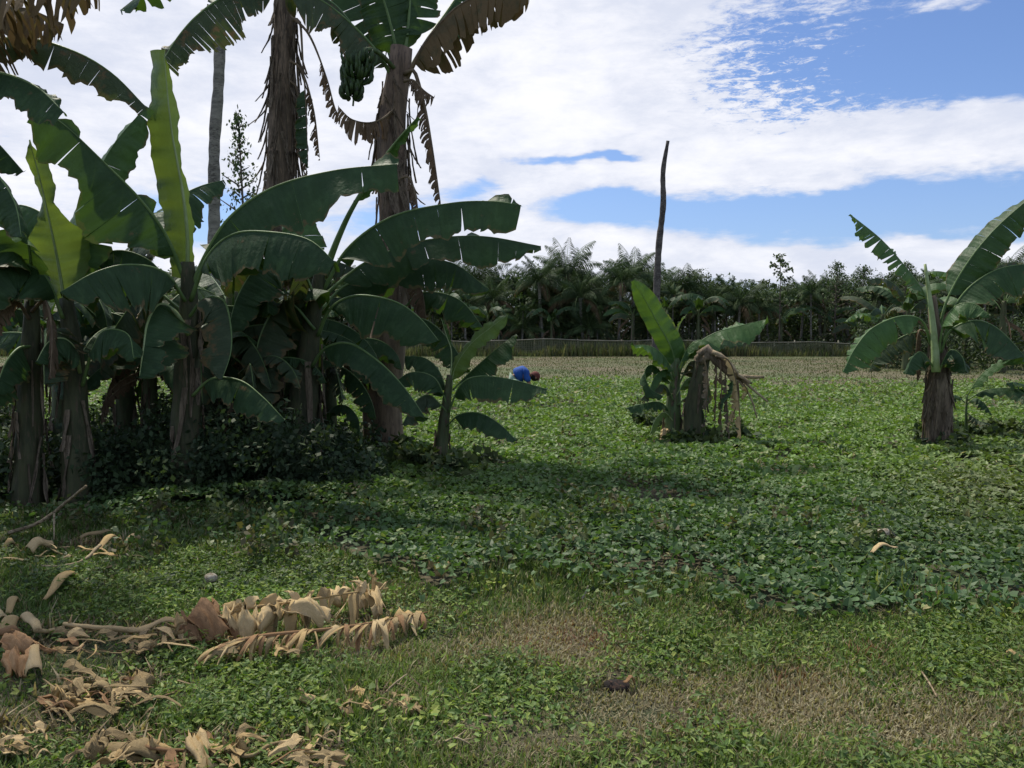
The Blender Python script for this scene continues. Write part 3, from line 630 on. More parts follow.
# R: right plant
gR = G(938, 451); dR = gR.y
pR = empty('banana_plant', gR, 'free standing banana plant with a thick brown stem on the right of the field', 'banana plant')
_, C, rr = stem_part(pR, [gR - Vector((0, 0, .05)), P(938, 405, dR), P(939, 362, dR), P(934, 318, dR), P(932, 296, dR)], [.155, .142, .132, .075, .045], 'stembrown', k=18, seed=27)
sheath_part(pR, C, rr, n=34, seed=28, lmin=.2, lmax=.8, flare=.035, t0=.3, t1=.8)
sheath_part(pR, C, rr, n=30, seed=128, lmin=.15, lmax=.6, flare=.08, t0=.3, t1=.8, wdr=(.05, .16), name='hanging_fibres')
b = MB(); b.tube(catmull(pl([(936, 372), (934, 335), (930, 300), (925, 264)], dR - .16, dR - .1), 12)[0], [.055 - .0035 * i for i in range(12)], 8)
b.build('rolled_leaf', M['ribpale'], pR)
add_leaf(pR, pl([(933, 335), (928, 300), (908, 270), (882, 240), (850, 214)], dR - .05, dR + .2), 'leafmid', W=.26, fn=40, ff=5, pet=.25, tip=.4, tears=14, gapk=.4, seed=130, rib=.018, droopvar=8, N=(.6, -.25, .7), wf=.35)
add_leaf(pR, pl([(938, 335), (947, 300), (968, 262), (996, 228), (1032, 196)], dR, dR - .2), 'leaf', W=.31, fn=20, ff=35, N=(-.5, -.8, .3), pet=.25, tip=.3, seed=131, rib=.02, wf=.75)
add_leaf(pR, pl([(940, 345), (958, 300), (985, 275), (1015, 265), (1050, 266)], dR - .05, dR - .4), 'leaf', W=.36, fn=62, ff=12, pet=.25, tip=.3, seed=132, rib=.02, wf=.5, tears=6, gapk=.1, droopvar=3)
add_leaf(pR, pl([(932, 345), (922, 320), (900, 316), (872, 328), (855, 348), (843, 372)], dR - .05, dR - .4), 'leafmid', W=.34, fn=60, ff=20, pet=.22, tip=.3, tears=5, gapk=.2, seed=133, rib=.02, wf=.5)
add_leaf(pR, pl([(940, 352), (950, 330), (975, 320), (1000, 330), (1030, 362)], dR - .1, dR - .5), 'leaf', W=.40, fn=62, ff=35, pet=.22, tip=.3, seed=134, rib=.02, wf=.8, tears=4)
add_leaf(pR, pl([(938, 355), (944, 322), (957, 305), (975, 304), (990, 316)], dR - .12, dR - .7), 'leafmid', W=.22, fn=60, ff=40, pet=.3, seed=135, rib=.018)
add_leaf(pR, pl([(938, 372), (950, 350), (962, 356), (966, 372)], dR - .15, dR - .5), 'leaf', W=.24, fn=50, ff=45, pet=.15, seed=136, rib=.014)
add_leaf(pR, pl([(936, 370), (922, 352), (912, 358), (906, 374)], dR - .15, dR - .4), 'leaf', W=.22, fn=50, ff=45, pet=.15, seed=137, rib=.014)
add_leaf(pR, pl([(930, 330), (905, 335), (880, 352), (868, 372)], dR + .2, dR + .4), 'leafworn', W=.24, fn=60, ff=45, pet=.2, tears=8, seed=138, rib=.014)
add_leaf(pR, pl([(931, 340), (920, 330), (916, 350), (917, 380)], dR + .2, dR + .1), 'leafdead', name='dead_leaf', W=.12, fn=60, ff=60, pet=.2, tears=12, seed=139, rib=.012, N=(-.8, -.4, .2))

# sucker right of R
gS2 = G(968, 445)
s2 = empty('banana_sucker', gS2, 'small banana sucker with one upright leaf beside the thick brown stem', 'banana plant')
stem_part(s2, [gS2 - Vector((0, 0, .03)), P(966, 420, gS2.y), P(967, 395, gS2.y)], [.03, .02, .01], 'stemgreen', k=8, seed=30)
for i, L in enumerate([[(967, 395), (980, 376), (995, 364), (1010, 356)], [(967, 400), (985, 390), (1010, 388), (1038, 392)], [(966, 405), (975, 398), (985, 404), (992, 415)], [(965, 402), (955, 395), (948, 402), (944, 412)], [(966, 412), (978, 420), (990, 424)]]):
    add_leaf(s2, pl(L, gS2.y, gS2.y - .25), ['leafmid', 'leaf', 'leaf', 'leaf', 'leafworn'][i], W=[.13, .15, .09, .08, .09][i], fn=[50, 45, 40, 40, 30][i], ff=[0, 20, 30, 30, 30][i], wf=[.4, 1, 1, 1, 1][i], seed=140 + i, rib=.009, res=20, m=3)
generic_banana(Vector((P(1046, 400, 10.6).x, 10.6, 0)), .55, 7, .8, 'low banana sucker at the right border of the photo', None, seed=31, r=.05, e0=(30, 70), dead=1)

# right-hand banana plants nearer than the far line
k = 0
for (px, d, h, L) in ((1000, 29, 2.6, 2.6), (1050, 24, 2.9, 2.8), (905, 31, 2.5, 2.4), (965, 33, 3.0, 2.7), (1090, 27, 3, 2.8), (880, 34, 2.2, 2.0)):
    lab = ['dark banana plant behind the thick stemmed one, nearest the right border', 'tall banana plant cut by the right border behind the others', 'banana plant in front of the far trees just left of the thick stemmed one',
           'taller banana plant in the row right behind the thick stemmed one', 'banana plant standing just past the right border', 'low banana plant at the left end of the row behind the thick stemmed one'][k]
    generic_banana(Vector((P(px, 400, d).x, d, 0)), h, 9, L, lab, 'banana plants in front of the right tree line', seed=200 + k, r=.15, res=16, m=2, dead=3, mats=('leaf', 'leafworn', 'leafmid')); k += 1
# ------------------------------------------------------------------ poles
def pole(name, pts, rads, mat, label, cat, k=12):
    b = MB(); C, L = catmull(pts, 40)
    rr = [np.interp(i / 39, np.linspace(0, 1, len(rads)), rads) for i in range(40)]
    b.tube(C, rr, k, wob=lambda t, th: 1 + .06 * math.sin(t * 140) + .08 * math.sin(3 * th + t * 9) + .06 * math.sin(t * 37))
    o = b.build(name, M[mat]); tag(o, label, cat); return o
x0 = P(661, 330, 44).x
pole('bare_trunk', [Vector((x0 - .3, 44, -.1)), P(657, 290, 44), P(659, 245, 44), P(663, 205, 44), P(663, 172, 44), P(668, 141, 44)], [.24, .20, .19, .165, .15, .09], 'poledark', 'tall bare dark trunk rising thin and leafless above the middle tree line', 'dead tree')
x1 = P(216, 330, 21).x
pole('bare_trunk', [Vector((x1 - .1, 21, -.1)), P(214, 235, 21), P(214, 150, 21), P(219, 80, 21), P(221, 10, 21)], [.17, .155, .15, .14, .13], 'pole', 'bare grey trunk standing straight behind the left banana clump', 'dead tree')

# ------------------------------------------------------------------ trees
def leaf_cloud(cent, rad, n, size, rg, cols, flat=.8, aspect=.45):
    """n small two-triangle leaves around each centre -> V,F,C"""
    N = len(cent) * n
    c = np.repeat(np.array(cent), n, 0); r = np.repeat(np.array(rad), n)
    d = rg.normal(size=(N, 3)); d /= np.linalg.norm(d, axis=1, keepdims=True)
    pos = c + d * (r * rg.uniform(.25, 1, N) ** .6)[:, None] * np.array([1, 1, flat])
    a = rg.normal(size=(N, 3)); a[:, 2] -= .4; a /= np.linalg.norm(a, axis=1, keepdims=True)
    up = rg.normal(size=(N, 3)) * .6 + np.array([0, 0, 1.])
    b = np.cross(a, up); b /= np.linalg.norm(b, axis=1, keepdims=True)
    s = size * rg.uniform(.6, 1.3, N)[:, None]
    V = np.stack([pos, pos + a * s * .5 + b * s * aspect * .6, pos + a * s, pos + a * s * .5 - b * s * aspect * .6], 1).reshape(-1, 3)
    F = np.arange(4 * N).reshape(N, 4)
    cl = np.array(cols)[rg.integers(0, len(cols), len(cent))]
    cc = np.repeat(cl, n, 0) * rg.uniform(.75, 1.25, (N, 1))
    return V, F, np.repeat(cc, 4, 0)

GREENS = [(.062, .10, .042), (.08, .122, .05), (.052, .084, .042), (.098, .14, .058), (.075, .096, .05)]
def broad_tree(h, spread, seed, nc=34, n=80, size=.16, name='leafy_tree', cols=GREENS, low=.25, trunk_r=.10, flat=.8, cr=(.35, .75)):
    q = random.Random(seed); rg = np.random.default_rng(seed)
    root = empty(name, (0, 0, 0), 'tree', 'tree')
    t = MB(); cent = []; rad = []
    top = Vector((q.uniform(-.3, .3), q.uniform(-.3, .3), h * .85))
    t.tube(catmull([(0, 0, -.1), (q.uniform(-.1, .1), 0, h * .4), top], 10)[0], [trunk_r * (1 - .08 * i) for i in range(10)], 8)
    for i in range(nc):
        z = h * (low + (1 - low) * (i + .5) / nc) - .3
        u = (z / h - low) / (1 - low)
        w = spread * (.45 + .75 * math.sin(math.pi * min(1, max(0, u * .85 + .12)))) * q.uniform(.35, 1)
        a = q.uniform(0, 6.28)
        e = Vector((math.cos(a) * w, math.sin(a) * w, z + q.uniform(-.3, .3)))
        if i % 2 == 0:
            s = Vector((0, 0, max(.3, z - w * .7)))
            t.tube(catmull([s, s.lerp(e, .5) + Vector((0, 0, .12)), e], 6)[0], [trunk_r * .4, trunk_r * .33, trunk_r * .26, trunk_r * .2, .012, .006], 5, cap=False)
        cent.append(tuple(e)); rad.append(q.uniform(*cr))
    t.build('trunk', M['bark'], root)
    V, F, C = leaf_cloud(cent, rad, n, size, rg, cols, flat)
    np_obj('crown', V, F, M['foliage'], C, parent=root)
    return root

def palm(h, fl, seed, nf=28, name='coconut_palm', lean=.3, tr=1.0):
    q = random.Random(seed)
    root = empty(name, (0, 0, 0), 'palm', 'palm tree')
    t = MB(); top = Vector((lean, 0, h))
    t.tube(catmull([(0, 0, -.1), (lean * .7, 0, h * .5), top], 12)[0], [r_ * tr for r_ in [.16, .14] + [.12] * 8 + [.13, .15]], 8)
    t.build('trunk', M['pole'], root)
    V = []; F = []; Cc = []; r = MB()
    for i in range(nf):
        az = i * 2.4 + q.uniform(-.2, .2); u = i / nf
        e0 = R(86 - 80 * u + q.uniform(-8, 8)); e1 = e0 - R(55 + 55 * u)
        L = fl * q.uniform(.85, 1.1)
        pts = arc_pts(top, az, L, e0, e1, n=9, side=q.uniform(-.2, .2))
        r.tube(pts, [.03 - .0028 * j for j in range(10)], 4, cap=False)
        C, _ = catmull(pts, 52)
        side = Vector((-math.sin(az), math.cos(az), 0))
        col = np.array(q.choice([(.050, .084, .034), (.070, .108, .043), (.042, .068, .031)])) * (1 if u < .85 else 1)
        if u > .88: col = np.array((.12, .085, .045))
        for j in range(5, 52):
            T = (C[j] - C[j - 1]).normalized(); s = j / 51
            ll = L * .27 * math.sin(math.pi * (s * .86 + .1)) + .06
            for sg in (-1, 1):
                d = (side * sg + T * .7 + Vector((0, 0, -.75 - .6 * q.random()))).normalized()
                w = T * .021
                p = C[j]; m_ = p + d * ll * .55; e = p + d * ll + Vector((0, 0, -.22 * ll))
                b = len(V); V += [tuple(p - w * .6), tuple(m_ - w), tuple(e), tuple(m_ + w)]
                F.append((b, b + 1, b + 2, b + 3)); Cc += [tuple(col)] * 4
    r.build('frond_ribs', M['rib'], root)
    np_obj('crown', np.array(V), np.array(F), M['frond'], np.array(Cc), parent=root)
    return root

def sparse_tree(h, spread, seed, n=26, leaf=.2, per=16, name='slender_tree', low=.3, col=GREENS, rr=.3):
    q = random.Random(seed); rg = np.random.default_rng(seed)
    root = empty(name, (0, 0, 0), 'tree', 'tree')
    t = MB(); t.tube(catmull([(0, 0, -.1), (.1, 0, h * .5), (0, 0, h)], 12)[0], [.07 - .005 * i for i in range(12)], 6)
    cent = []; rad = []
    for i in range(n):
        z = h * (low + (1 - low) * i / n); a = i * 2.4 + q.uniform(-.4, .4); w = spread * (1.1 - i / n) * q.uniform(.5, 1)
        s = Vector((0, 0, z)); e = s + Vector((math.cos(a) * w, math.sin(a) * w, w * .45))
        t.tube([s, s.lerp(e, .5), e], [.022, .015, .008], 4, cap=False)
        for f in (.55, 1): cent.append(tuple(s.lerp(e, f))); rad.append(rr * q.uniform(.6, 1.1))
    cent.append((0, 0, h)); rad.append(rr * .8)
    t.build('trunk', M['bark'], root)
    V, F, C = leaf_cloud(cent, rad, per, leaf, rg, col, .6, .6)
    np_obj('crown', V, F, M['foliage'], C, parent=root)
    return root

protos = {}
protos['leafy_tree'] = [broad_tree(5.2, 2.0, 1, n=110, size=.15), broad_tree(4.6, 2.3, 2, n=110, size=.19), broad_tree(5.6, 1.7, 3, n=105, size=.13, cols=GREENS[2:]), broad_tree(3.9, 2.2, 4, n=110, size=.22)]
protos['coconut_palm'] = [palm(5.3, 3.0, 1), palm(4.6, 3.2, 2, lean=-.4), palm(6.0, 2.9, 3, lean=.5), palm(2.6, 3.4, 6, nf=22)]
protos['thin_palm'] = [palm(4.6, 1.5, 11, nf=15, name='thin_palm', lean=.2, tr=.6), palm(5.2, 1.3, 12, nf=13, name='thin_palm', lean=-.25, tr=.55)]
protos['slender_tree'] = [sparse_tree(7.2, 1.9, 1, n=15, per=12, leaf=.26, low=.45, rr=.32), sparse_tree(6.4, 2.6, 2, n=46, per=11, leaf=.16, low=.35, rr=.4)]
bp1 = generic_banana(Vector((0, 0, 0)), 2.7, 9, 2.6, 'x', None, seed=301, r=.13, res=14, m=2, dead=2)
bp2 = generic_banana(Vector((0, 0, 0)), 2.2, 8, 2.9, 'x', None, seed=302, r=.15, res=14, m=2, dead=2)
protos['banana_plant'] = [bp1, bp2]
used = set(); far = []
def put(kind, v, px, d, s=1.0, rz=0.0, h=None):
    src = protos[kind][v]
    if (kind, v) in used: o = copy_tree(src)
    else: o = src; used.add((kind, v))
    o.location = (P(px, 330, d).x, d, 0); o.rotation_euler.z = rz; o.scale = (s, s, s * (h or 1))
    far.append((px, d, kind, o))
q = random.Random(99)
# named silhouettes
def hp(d, ytop): return (330 - ytop) / FX * d + EYE
for px, ytop, d, v in ((570, 240, 53, 0), (632, 243, 52, 2), (608, 272, 55, 1), (655, 262, 57, 0), (682, 262, 54, 2), (704, 272, 53, 1), (538, 285, 54, 1), (505, 262, 56, 2), (480, 250, 55, 0), (448, 285, 53, 1),
                       (752, 288, 57, 3), (400, 270, 56, 2), (340, 262, 55, 0), (140, 270, 54, 1), (60, 262, 56, 2), (-40, 262, 55, 0), (1010, 245, 52, 2), (1035, 262, 56, 0), (1110, 255, 54, 1), (590, 300, 51, 3), (560, 305, 52, 3), (650, 300, 52, 3), (520, 300, 51, 3)):
    base = [5.3, 4.6, 6.0, 2.6][v] + [1.9, 2.0, 1.9, 2.6][v]
    put('coconut_palm', v, px, d, hp(d, ytop) / base * .92, q.uniform(0, 6.28))
for px, ytop in ((430, 300), (465, 290), (495, 282), (545, 262), (555, 280), (585, 276), (618, 262), (665, 290), (690, 285), (715, 290), (735, 285), (760, 292)):
    v = q.randrange(3); put('coconut_palm', v, px, q.uniform(50.5, 54), hp(52, ytop) / ([5.3, 4.6, 6.0][v] + 1.9), q.uniform(0, 6.28))
put('slender_tree', 0, 779, 50, hp(50, 254) / 7.3, 1.0)
for px, ytop, d, v in ((836, 262, 51, 1), (862, 266, 52, 1), (905, 262, 50, 1), (890, 272, 54, 1)):
    put('slender_tree', v, px, d, hp(d, ytop) / 6.5, q.uniform(0, 6))
xs = -120
i = 0
while xs < 1160:   # main row
    d = q.uniform(53, 60)
    top = 276 if 500 < xs < 720 else (284 if 720 <= xs < 820 else 274)
    v = q.randrange(4)
    s = hp(d, top + q.uniform(-8, 8)) / [5.2, 4.6, 5.6, 3.9][v]
    put('leafy_tree', v, xs, d, s, q.uniform(0, 6.28)); xs += q.uniform(17, 27); i += 1
xs = -130
while xs < 1170:   # back row
    d = q.uniform(63, 70); v = q.randrange(4)
    put('leafy_tree', v, xs, d, hp(d, 286 + q.uniform(-8, 6)) / [5.2, 4.6, 5.6, 3.9][v], q.uniform(0, 6.28)); xs += q.uniform(24, 36)
xs = -100
while xs < 1140:   # thin pale stemmed palms before the wood
    v = q.randrange(2); d = q.uniform(49.6, 53)
    put('thin_palm', v, xs, d, hp(d, q.uniform(272, 306) if xs < 1000 else 285) / [5.9, 6.3][v], q.uniform(0, 6.28)); xs += q.uniform(14, 40)
for px, ytop in ((800, 282), (822, 276), (850, 272), (878, 280), (925, 275), (950, 270), (985, 268), (1040, 262), (770, 290), (905, 270)):
    v = q.randrange(3); put('coconut_palm', v, px, q.uniform(50.5, 55), hp(52, ytop) / ([5.3, 4.6, 6.0][v] + 1.9), q.uniform(0, 6.28))
xs = -110
while xs < 1150:   # bananas at the edge of the wood
    d = q.uniform(49.5, 52.5)
    put('banana_plant', q.randrange(2), xs, d, q.uniform(.8, 1.15), q.uniform(0, 6.28)); xs += q.uniform(26, 48)
# labels by counting from the tall bare trunk
PLW = 'tall bare dark trunk'
def ordn(n):
    w = ['first', 'second', 'third', 'fourth', 'fifth', 'sixth', 'seventh', 'eighth', 'ninth', 'tenth', 'eleventh', 'twelfth', 'thirteenth', 'fourteenth', 'fifteenth', 'sixteenth', 'seventeenth', 'eighteenth', 'nineteenth', 'twentieth']
    if n <= 20: return w[n - 1]
    tens = {2: 'twenty', 3: 'thirty', 4: 'forty', 5: 'fifty', 6: 'sixty'}[n // 10]
    return tens + '-' + w[n % 10 - 1] if n % 10 else {3: 'thirtieth', 4: 'fortieth', 5: 'fiftieth', 2: 'twentieth'}[n // 10]
KW = {'leafy_tree': ('bushy dark leafy tree', 'leafy trees of the far wood', 'tree'), 'leafy_back': ('bushy tree of the back row', 'leafy trees at the back of the far wood', 'tree'),
      'coconut_palm': ('coconut palm behind the net fence', 'coconut palms of the far wood', 'palm tree'), 'thin_palm': ('thin pale stemmed palm', 'thin palms along the far wood', 'palm tree'), 'slender_tree': ('slender open crowned tree', 'slender trees of the far wood', 'tree'), 'banana_plant': ('far banana plant behind the net fence', 'banana plants along the far wood', 'banana plant')}
groups = {}
for px, d, kind, o in far:
    kk = 'leafy_back' if kind == 'leafy_tree' and d > 61 else kind
    groups.setdefault((kk, px < 657), []).append((abs(px - 657), o))
for (kk, left), L in groups.items():
    L.sort(key=lambda a: a[0])
    for i, (_, o) in enumerate(L):
        a, g, c = KW[kk]
        o['label'] = f"{a}, {ordn(i + 1)} {'left' if left else 'right'} of the tall bare trunk"
        o['group'] = g; o['category'] = c
for (kk), o_ in [(k, v) for k in protos for v in enumerate(protos[k])]:
    if (kk, o_[0]) not in used:
        for ch in list(o_[1].children_recursive): bpy.data.objects.remove(ch)
        bpy.data.objects.remove(o_[1])

# small sparse tree behind the clump, left
st = sparse_tree(5.4, 1.0, 9, n=46, leaf=.10, per=9, low=.42, rr=.2)
st.location = (P(243, 330, 24).x, 24, 0); st.scale = (1.0, 1.0, hp(24, 114) / 5.5)
st['label'] = 'thin small leaved tree between the bare grey trunk and the shaggy banana stem'

# thicket filling the foot of the wood
rg = np.random.default_rng(5)
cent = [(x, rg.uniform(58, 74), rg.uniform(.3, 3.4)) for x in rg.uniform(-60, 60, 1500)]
V, F, C = leaf_cloud(cent, [1.3] * len(cent), 46, .36, rg, [(.045, .066, .038), (.06, .082, .046), (.036, .052, .032)], .8)  # leaf colours lifted to stand in for distance haze
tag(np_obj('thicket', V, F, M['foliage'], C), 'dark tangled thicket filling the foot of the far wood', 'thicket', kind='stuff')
cent = [(x, rg.uniform(49.6, 53), rg.uniform(.1, 1.0)) for x in rg.uniform(-48, 50, 800)]
V, F, C = leaf_cloud(cent, [.7] * len(cent), 34, .2, rg, [(.035, .055, .025), (.05, .075, .03), (.06, .065, .035)], .8)
tag(np_obj('scrub', V, F, M['foliage'], C), 'low green scrub growing along the far net fence', 'scrub', kind='stuff')
# right side scrub, nearer
cent = []
for k in range(430):
    px = rg.uniform(862, 1130); d = rg.uniform(31, 40); cent.append((P(px, 330, d).x, d, rg.uniform(.1, 1.9)))
V, F, C = leaf_cloud(cent, [.6] * len(cent), 44, .17, rg, [(.045, .07, .03), (.06, .09, .04), (.035, .055, .028)], .9)
tag(np_obj('scrub', V, F, M['foliage'], C), 'dark scrub between the banana plants at the right edge of the field', 'scrub', kind='stuff')

# ------------------------------------------------------------------ net fence
YF = 48.0
fe = empty('net_fence', (0, YF, 0), 'low faded green net fence with a pale rail along the back of the field', 'fence')
b = MB(); xa, xb = P(-160, 330, YF).x, P(862, 330, YF).x
Hf = .84
def ftop(x): return Hf + .10 * math.sin(x * .17 + 1) + .05 * math.sin(x * .8)
x = xa
while x < xb:
    sag = .06 * math.sin(x * 1.9)
    b.grid([[(x, YF + sag, 0.02), (x + .055, YF + sag, 0.02)], [(x + .01, YF, ftop(x) * .5), (x + .065, YF, ftop(x) * .5)], [(x, YF, ftop(x)), (x + .055, YF, ftop(x))]])
    x += .105
for zf in np.linspace(.06, .96, 8):
    n = 140
    b.grid([[(xa + (xb - xa) * i / n, YF - .012, ftop(xa + (xb - xa) * i / n) * zf + s) for s in (0, .032)] for i in range(n + 1)])
b.build('netting', M['net'], fe)
b = MB(); n = 120
b.tube([(xa + (xb - xa) * i / n, YF - .03, ftop(xa + (xb - xa) * i / n) + .02 + .015 * math.sin(i)) for i in range(n + 1)], .03, 6)
b.build('top_rail', M['netrail'], fe)
x = xa
k = 0
while x < xb + .1:
    b = MB(); b.tube([(x, YF + .05, -.1), (x + rnd.uniform(-.04, .04), YF + .05, ftop(x) + rnd.uniform(.05, .2))], [.04, .035], 7)
    b.build('fence_post', M['netrail'] if k % 3 else M['bark'], fe); x += 2.6; k += 1
# ------------------------------------------------------------------ value noise in numpy
_tab = np.random.default_rng(3).random((257, 257))
def vnoise(x, y, s):
    x = x / s + 97.3; y = y / s + 41.7
    xi = np.floor(x).astype(int); yi = np.floor(y).astype(int); fx = x - xi; fy = y - yi
    fx = fx * fx * (3 - 2 * fx); fy = fy * fy * (3 - 2 * fy)
    g = lambda a, b: _tab[a % 256, b % 256]
    return (g(xi, yi) * (1 - fx) + g(xi + 1, yi) * fx) * (1 - fy) + (g(xi, yi + 1) * (1 - fx) + g(xi + 1, yi + 1) * fx) * fy
def fb(x, y, s): return .55 * vnoise(x, y, s) + .3 * vnoise(x, y, s / 2.3) + .15 * vnoise(x, y, s / 5.1)

# ------------------------------------------------------------------ ground sheet
n = 130
xs = np.concatenate([np.linspace(-400, -14, 20), np.linspace(-13, 13, 150), np.linspace(14, 400, 20)])
ys = np.concatenate([np.linspace(-200, 0, 10), np.linspace(.4, 14, 110), np.linspace(15, 60, 40), np.linspace(70, 900, 14)])
X, Y = np.meshgrid(xs, ys)
Z = (fb(X, Y, 1.6) - .5) * .07 - .01
Z = np.where((np.abs(X) < 13.5) & (Y > .2) & (Y < 14.5), Z, -.01)
V = np.stack([X, Y, Z], -1).reshape(-1, 3)
nx = len(xs); ii = np.arange(len(ys) - 1)[:, None] * nx + np.arange(nx - 1)[None]
F = np.stack([ii, ii + 1, ii + nx + 1, ii + nx], -1).reshape(-1, 4)
m, t, out = newmat('field earth and stubble')
tc = t.new('ShaderNodeTexCoord'); ob = tc.outputs['Object']
sep = t.new('ShaderNodeSeparateXYZ'); t.l.new(ob, sep.inputs[0])
n1 = t.noise(ob, .9, 5); n2 = t.noise(ob, 14, 5, .7); n3 = t.noise(ob, .18, 3); n4 = t.noise(ob, 70, 3, .6)
soil = t.mix(t.ramp(n2, .38, .62), (.055, .044, .028), (.13, .112, .07))
soil = t.mix(t.ramp(n1, .45, .6), soil, (.035, .05, .02))
soil = t.mix(t.m('MULTIPLY', t.ramp(n4, .5, .7), .4), soil, (.16, .14, .09))
tan = t.mix(t.ramp(n1, .4, .62), (.110, .116, .058), (.086, .112, .048))
tan = t.mix(t.ramp(n3, .42, .62), tan, (.145, .120, .078))
tan = t.mix(t.m('MULTIPLY', t.ramp(n2, .45, .65), .5), tan, (.10, .11, .055))
yy = t.m('ADD', sep.outputs[1], t.m('MULTIPLY', t.m('SUBTRACT', n3, .5), 12))
col = t.mix(t.ramp(yy, 15, 23), soil, tan)
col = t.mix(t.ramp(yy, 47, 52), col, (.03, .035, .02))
finish(t, out, col, .9, bump=t.m('ADD', n2, t.m('MULTIPLY', n4, .4)), bstr=.6, bdist=.02, spec=.2)
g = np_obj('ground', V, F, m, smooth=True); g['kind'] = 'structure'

# ------------------------------------------------------------------ ground cover generators
def rot_leaves(pos, yaw, pitch, roll, size, templ, faces, col, cvar, rg):
    N = len(pos); T = np.array(templ); k = len(T)
    v = T[None] * size[:, None, None]
    cr, sr = np.cos(roll), np.sin(roll); x = v[..., 0] * cr[:, None] + v[..., 2] * sr[:, None]; z = -v[..., 0] * sr[:, None] + v[..., 2] * cr[:, None]; y = v[..., 1]
    c_, s_ = np.cos(pitch), np.sin(pitch); y2 = y * c_[:, None] - z * s_[:, None]; z2 = y * s_[:, None] + z * c_[:, None]
    c_, s_ = np.cos(yaw), np.sin(yaw); x3 = x * c_[:, None] - y2 * s_[:, None]; y3 = x * s_[:, None] + y2 * c_[:, None]
    V = np.stack([x3, y3, z2], -1) + pos[:, None]
    F = (np.array(faces)[None] + (np.arange(N) * k)[:, None, None]).reshape(-1, len(faces[0]))
    C = np.repeat(col * (1 + rg.uniform(-cvar, cvar, (N, 1))), k, 0)
    return V.reshape(-1, 3), F, C

HEART = [(0, 0, 0), (-.42, -.12, .10), (-.40, .42, .12), (0, 1, -.06), (.40, .42, .12), (.42, -.12, .10)]
HF = [(0, 3, 2, 1), (0, 5, 4, 3)]
LANCE = [(0, 0, 0), (-.13, .25, .05), (-.16, .75, .05), (0, 1.5, -.12), (.16, .75, .05), (.13, .25, .05)]
def project(x, y):
    zc = y * cp + EYE * sp * 1.0
    return 512 + FX * x / np.maximum(zc, .1), HOR + FX * EYE / np.maximum(y, .1)

def vine_edge(px):      # picture row where the vines meet the grass (approx), as function of azimuth
    return np.interp(px, [-200, 0, 250, 330, 400, 440, 520, 600, 700, 760, 850, 940, 1024, 1200], [505, 510, 520, 555, 600, 618, 590, 600, 606, 640, 648, 640, 632, 632])

def vines(name, y0, y1, dens, size, label, seed, xr=1.25, hh=.16, bright=1.0, spread=1.0):
    rg = np.random.default_rng(seed)
    half = .66 * y1 * xr + 2.2
    N = int(dens * (y1 - y0) * 2 * half)
    x = rg.uniform(-half, half, N); y = rg.uniform(y0, y1, N)
    px, py = project(x, y)
    edge = vine_edge(px) + 26 * (fb(x, y, .9) - .5) * 2
    keep = (np.abs(x) < .66 * y * xr + 2.2) & (rg.random(N) < np.clip((edge + 30 - py) / 95, 0, 1) ** 1.6)
    keep &= rg.random(N) < np.clip((26.0 - y + 7 * (fb(x, y, 5) - .5)) / 10, 0, 1)
    # thin out with soft patches
    d = fb(x + 5, y, .8)
    keep &= rg.random(N) < np.clip((d - .18) * 3.2, .15, 1)
    x, y, px, py = x[keep], y[keep], px[keep], py[keep]; N = len(x)
    mound = fb(x, y, 1.1); mo2 = vnoise(x, y, .32)
    h = hh * (.25 + 1.1 * np.clip(mound - .25, 0, 1) + .7 * mo2 * mound) * rg.uniform(.35, 1.0, N) ** .5 + .02
    big = vnoise(x + 31, y + 7, 2.6); b2 = vnoise(x + 3, y + 70, .55)
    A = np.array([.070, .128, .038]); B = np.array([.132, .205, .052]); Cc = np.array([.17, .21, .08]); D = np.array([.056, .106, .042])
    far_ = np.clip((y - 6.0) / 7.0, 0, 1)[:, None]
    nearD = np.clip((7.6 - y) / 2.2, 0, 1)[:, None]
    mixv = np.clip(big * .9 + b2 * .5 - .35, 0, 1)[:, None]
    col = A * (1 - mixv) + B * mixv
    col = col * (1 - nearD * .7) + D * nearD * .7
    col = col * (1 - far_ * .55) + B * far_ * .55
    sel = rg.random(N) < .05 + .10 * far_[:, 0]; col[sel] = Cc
    # browner patch at right
    br = np.exp(-((px - 985) / 90) ** 2 - ((py - 500) / 45) ** 2)[:, None]
    col = col * (1 - br * .5) + np.array([.125, .13, .055]) * br * .5
    sel = rg.random(N) < .008; col[sel] = np.array([.24, .22, .10])
    col *= bright * 1.12
    pos = np.stack([x, y, h], -1)
    V, F, C = rot_leaves(pos, rg.uniform(0, 6.283, N), rg.normal(-.05, .55, N), rg.normal(0, .5, N), size * rg.uniform(.55, 1.25, N), HEART, HF, col, .3, rg)
    return tag(np_obj(name, V, F, M['vine'], C), label, 'vines', kind='stuff')

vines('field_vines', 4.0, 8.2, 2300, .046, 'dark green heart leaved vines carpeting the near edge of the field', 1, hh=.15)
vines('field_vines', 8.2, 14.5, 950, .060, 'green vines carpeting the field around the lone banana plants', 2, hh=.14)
vines('field_vines', 14.5, 29, 260, .085, 'paler vines thinning out towards the tan back of the field', 3, hh=.11)

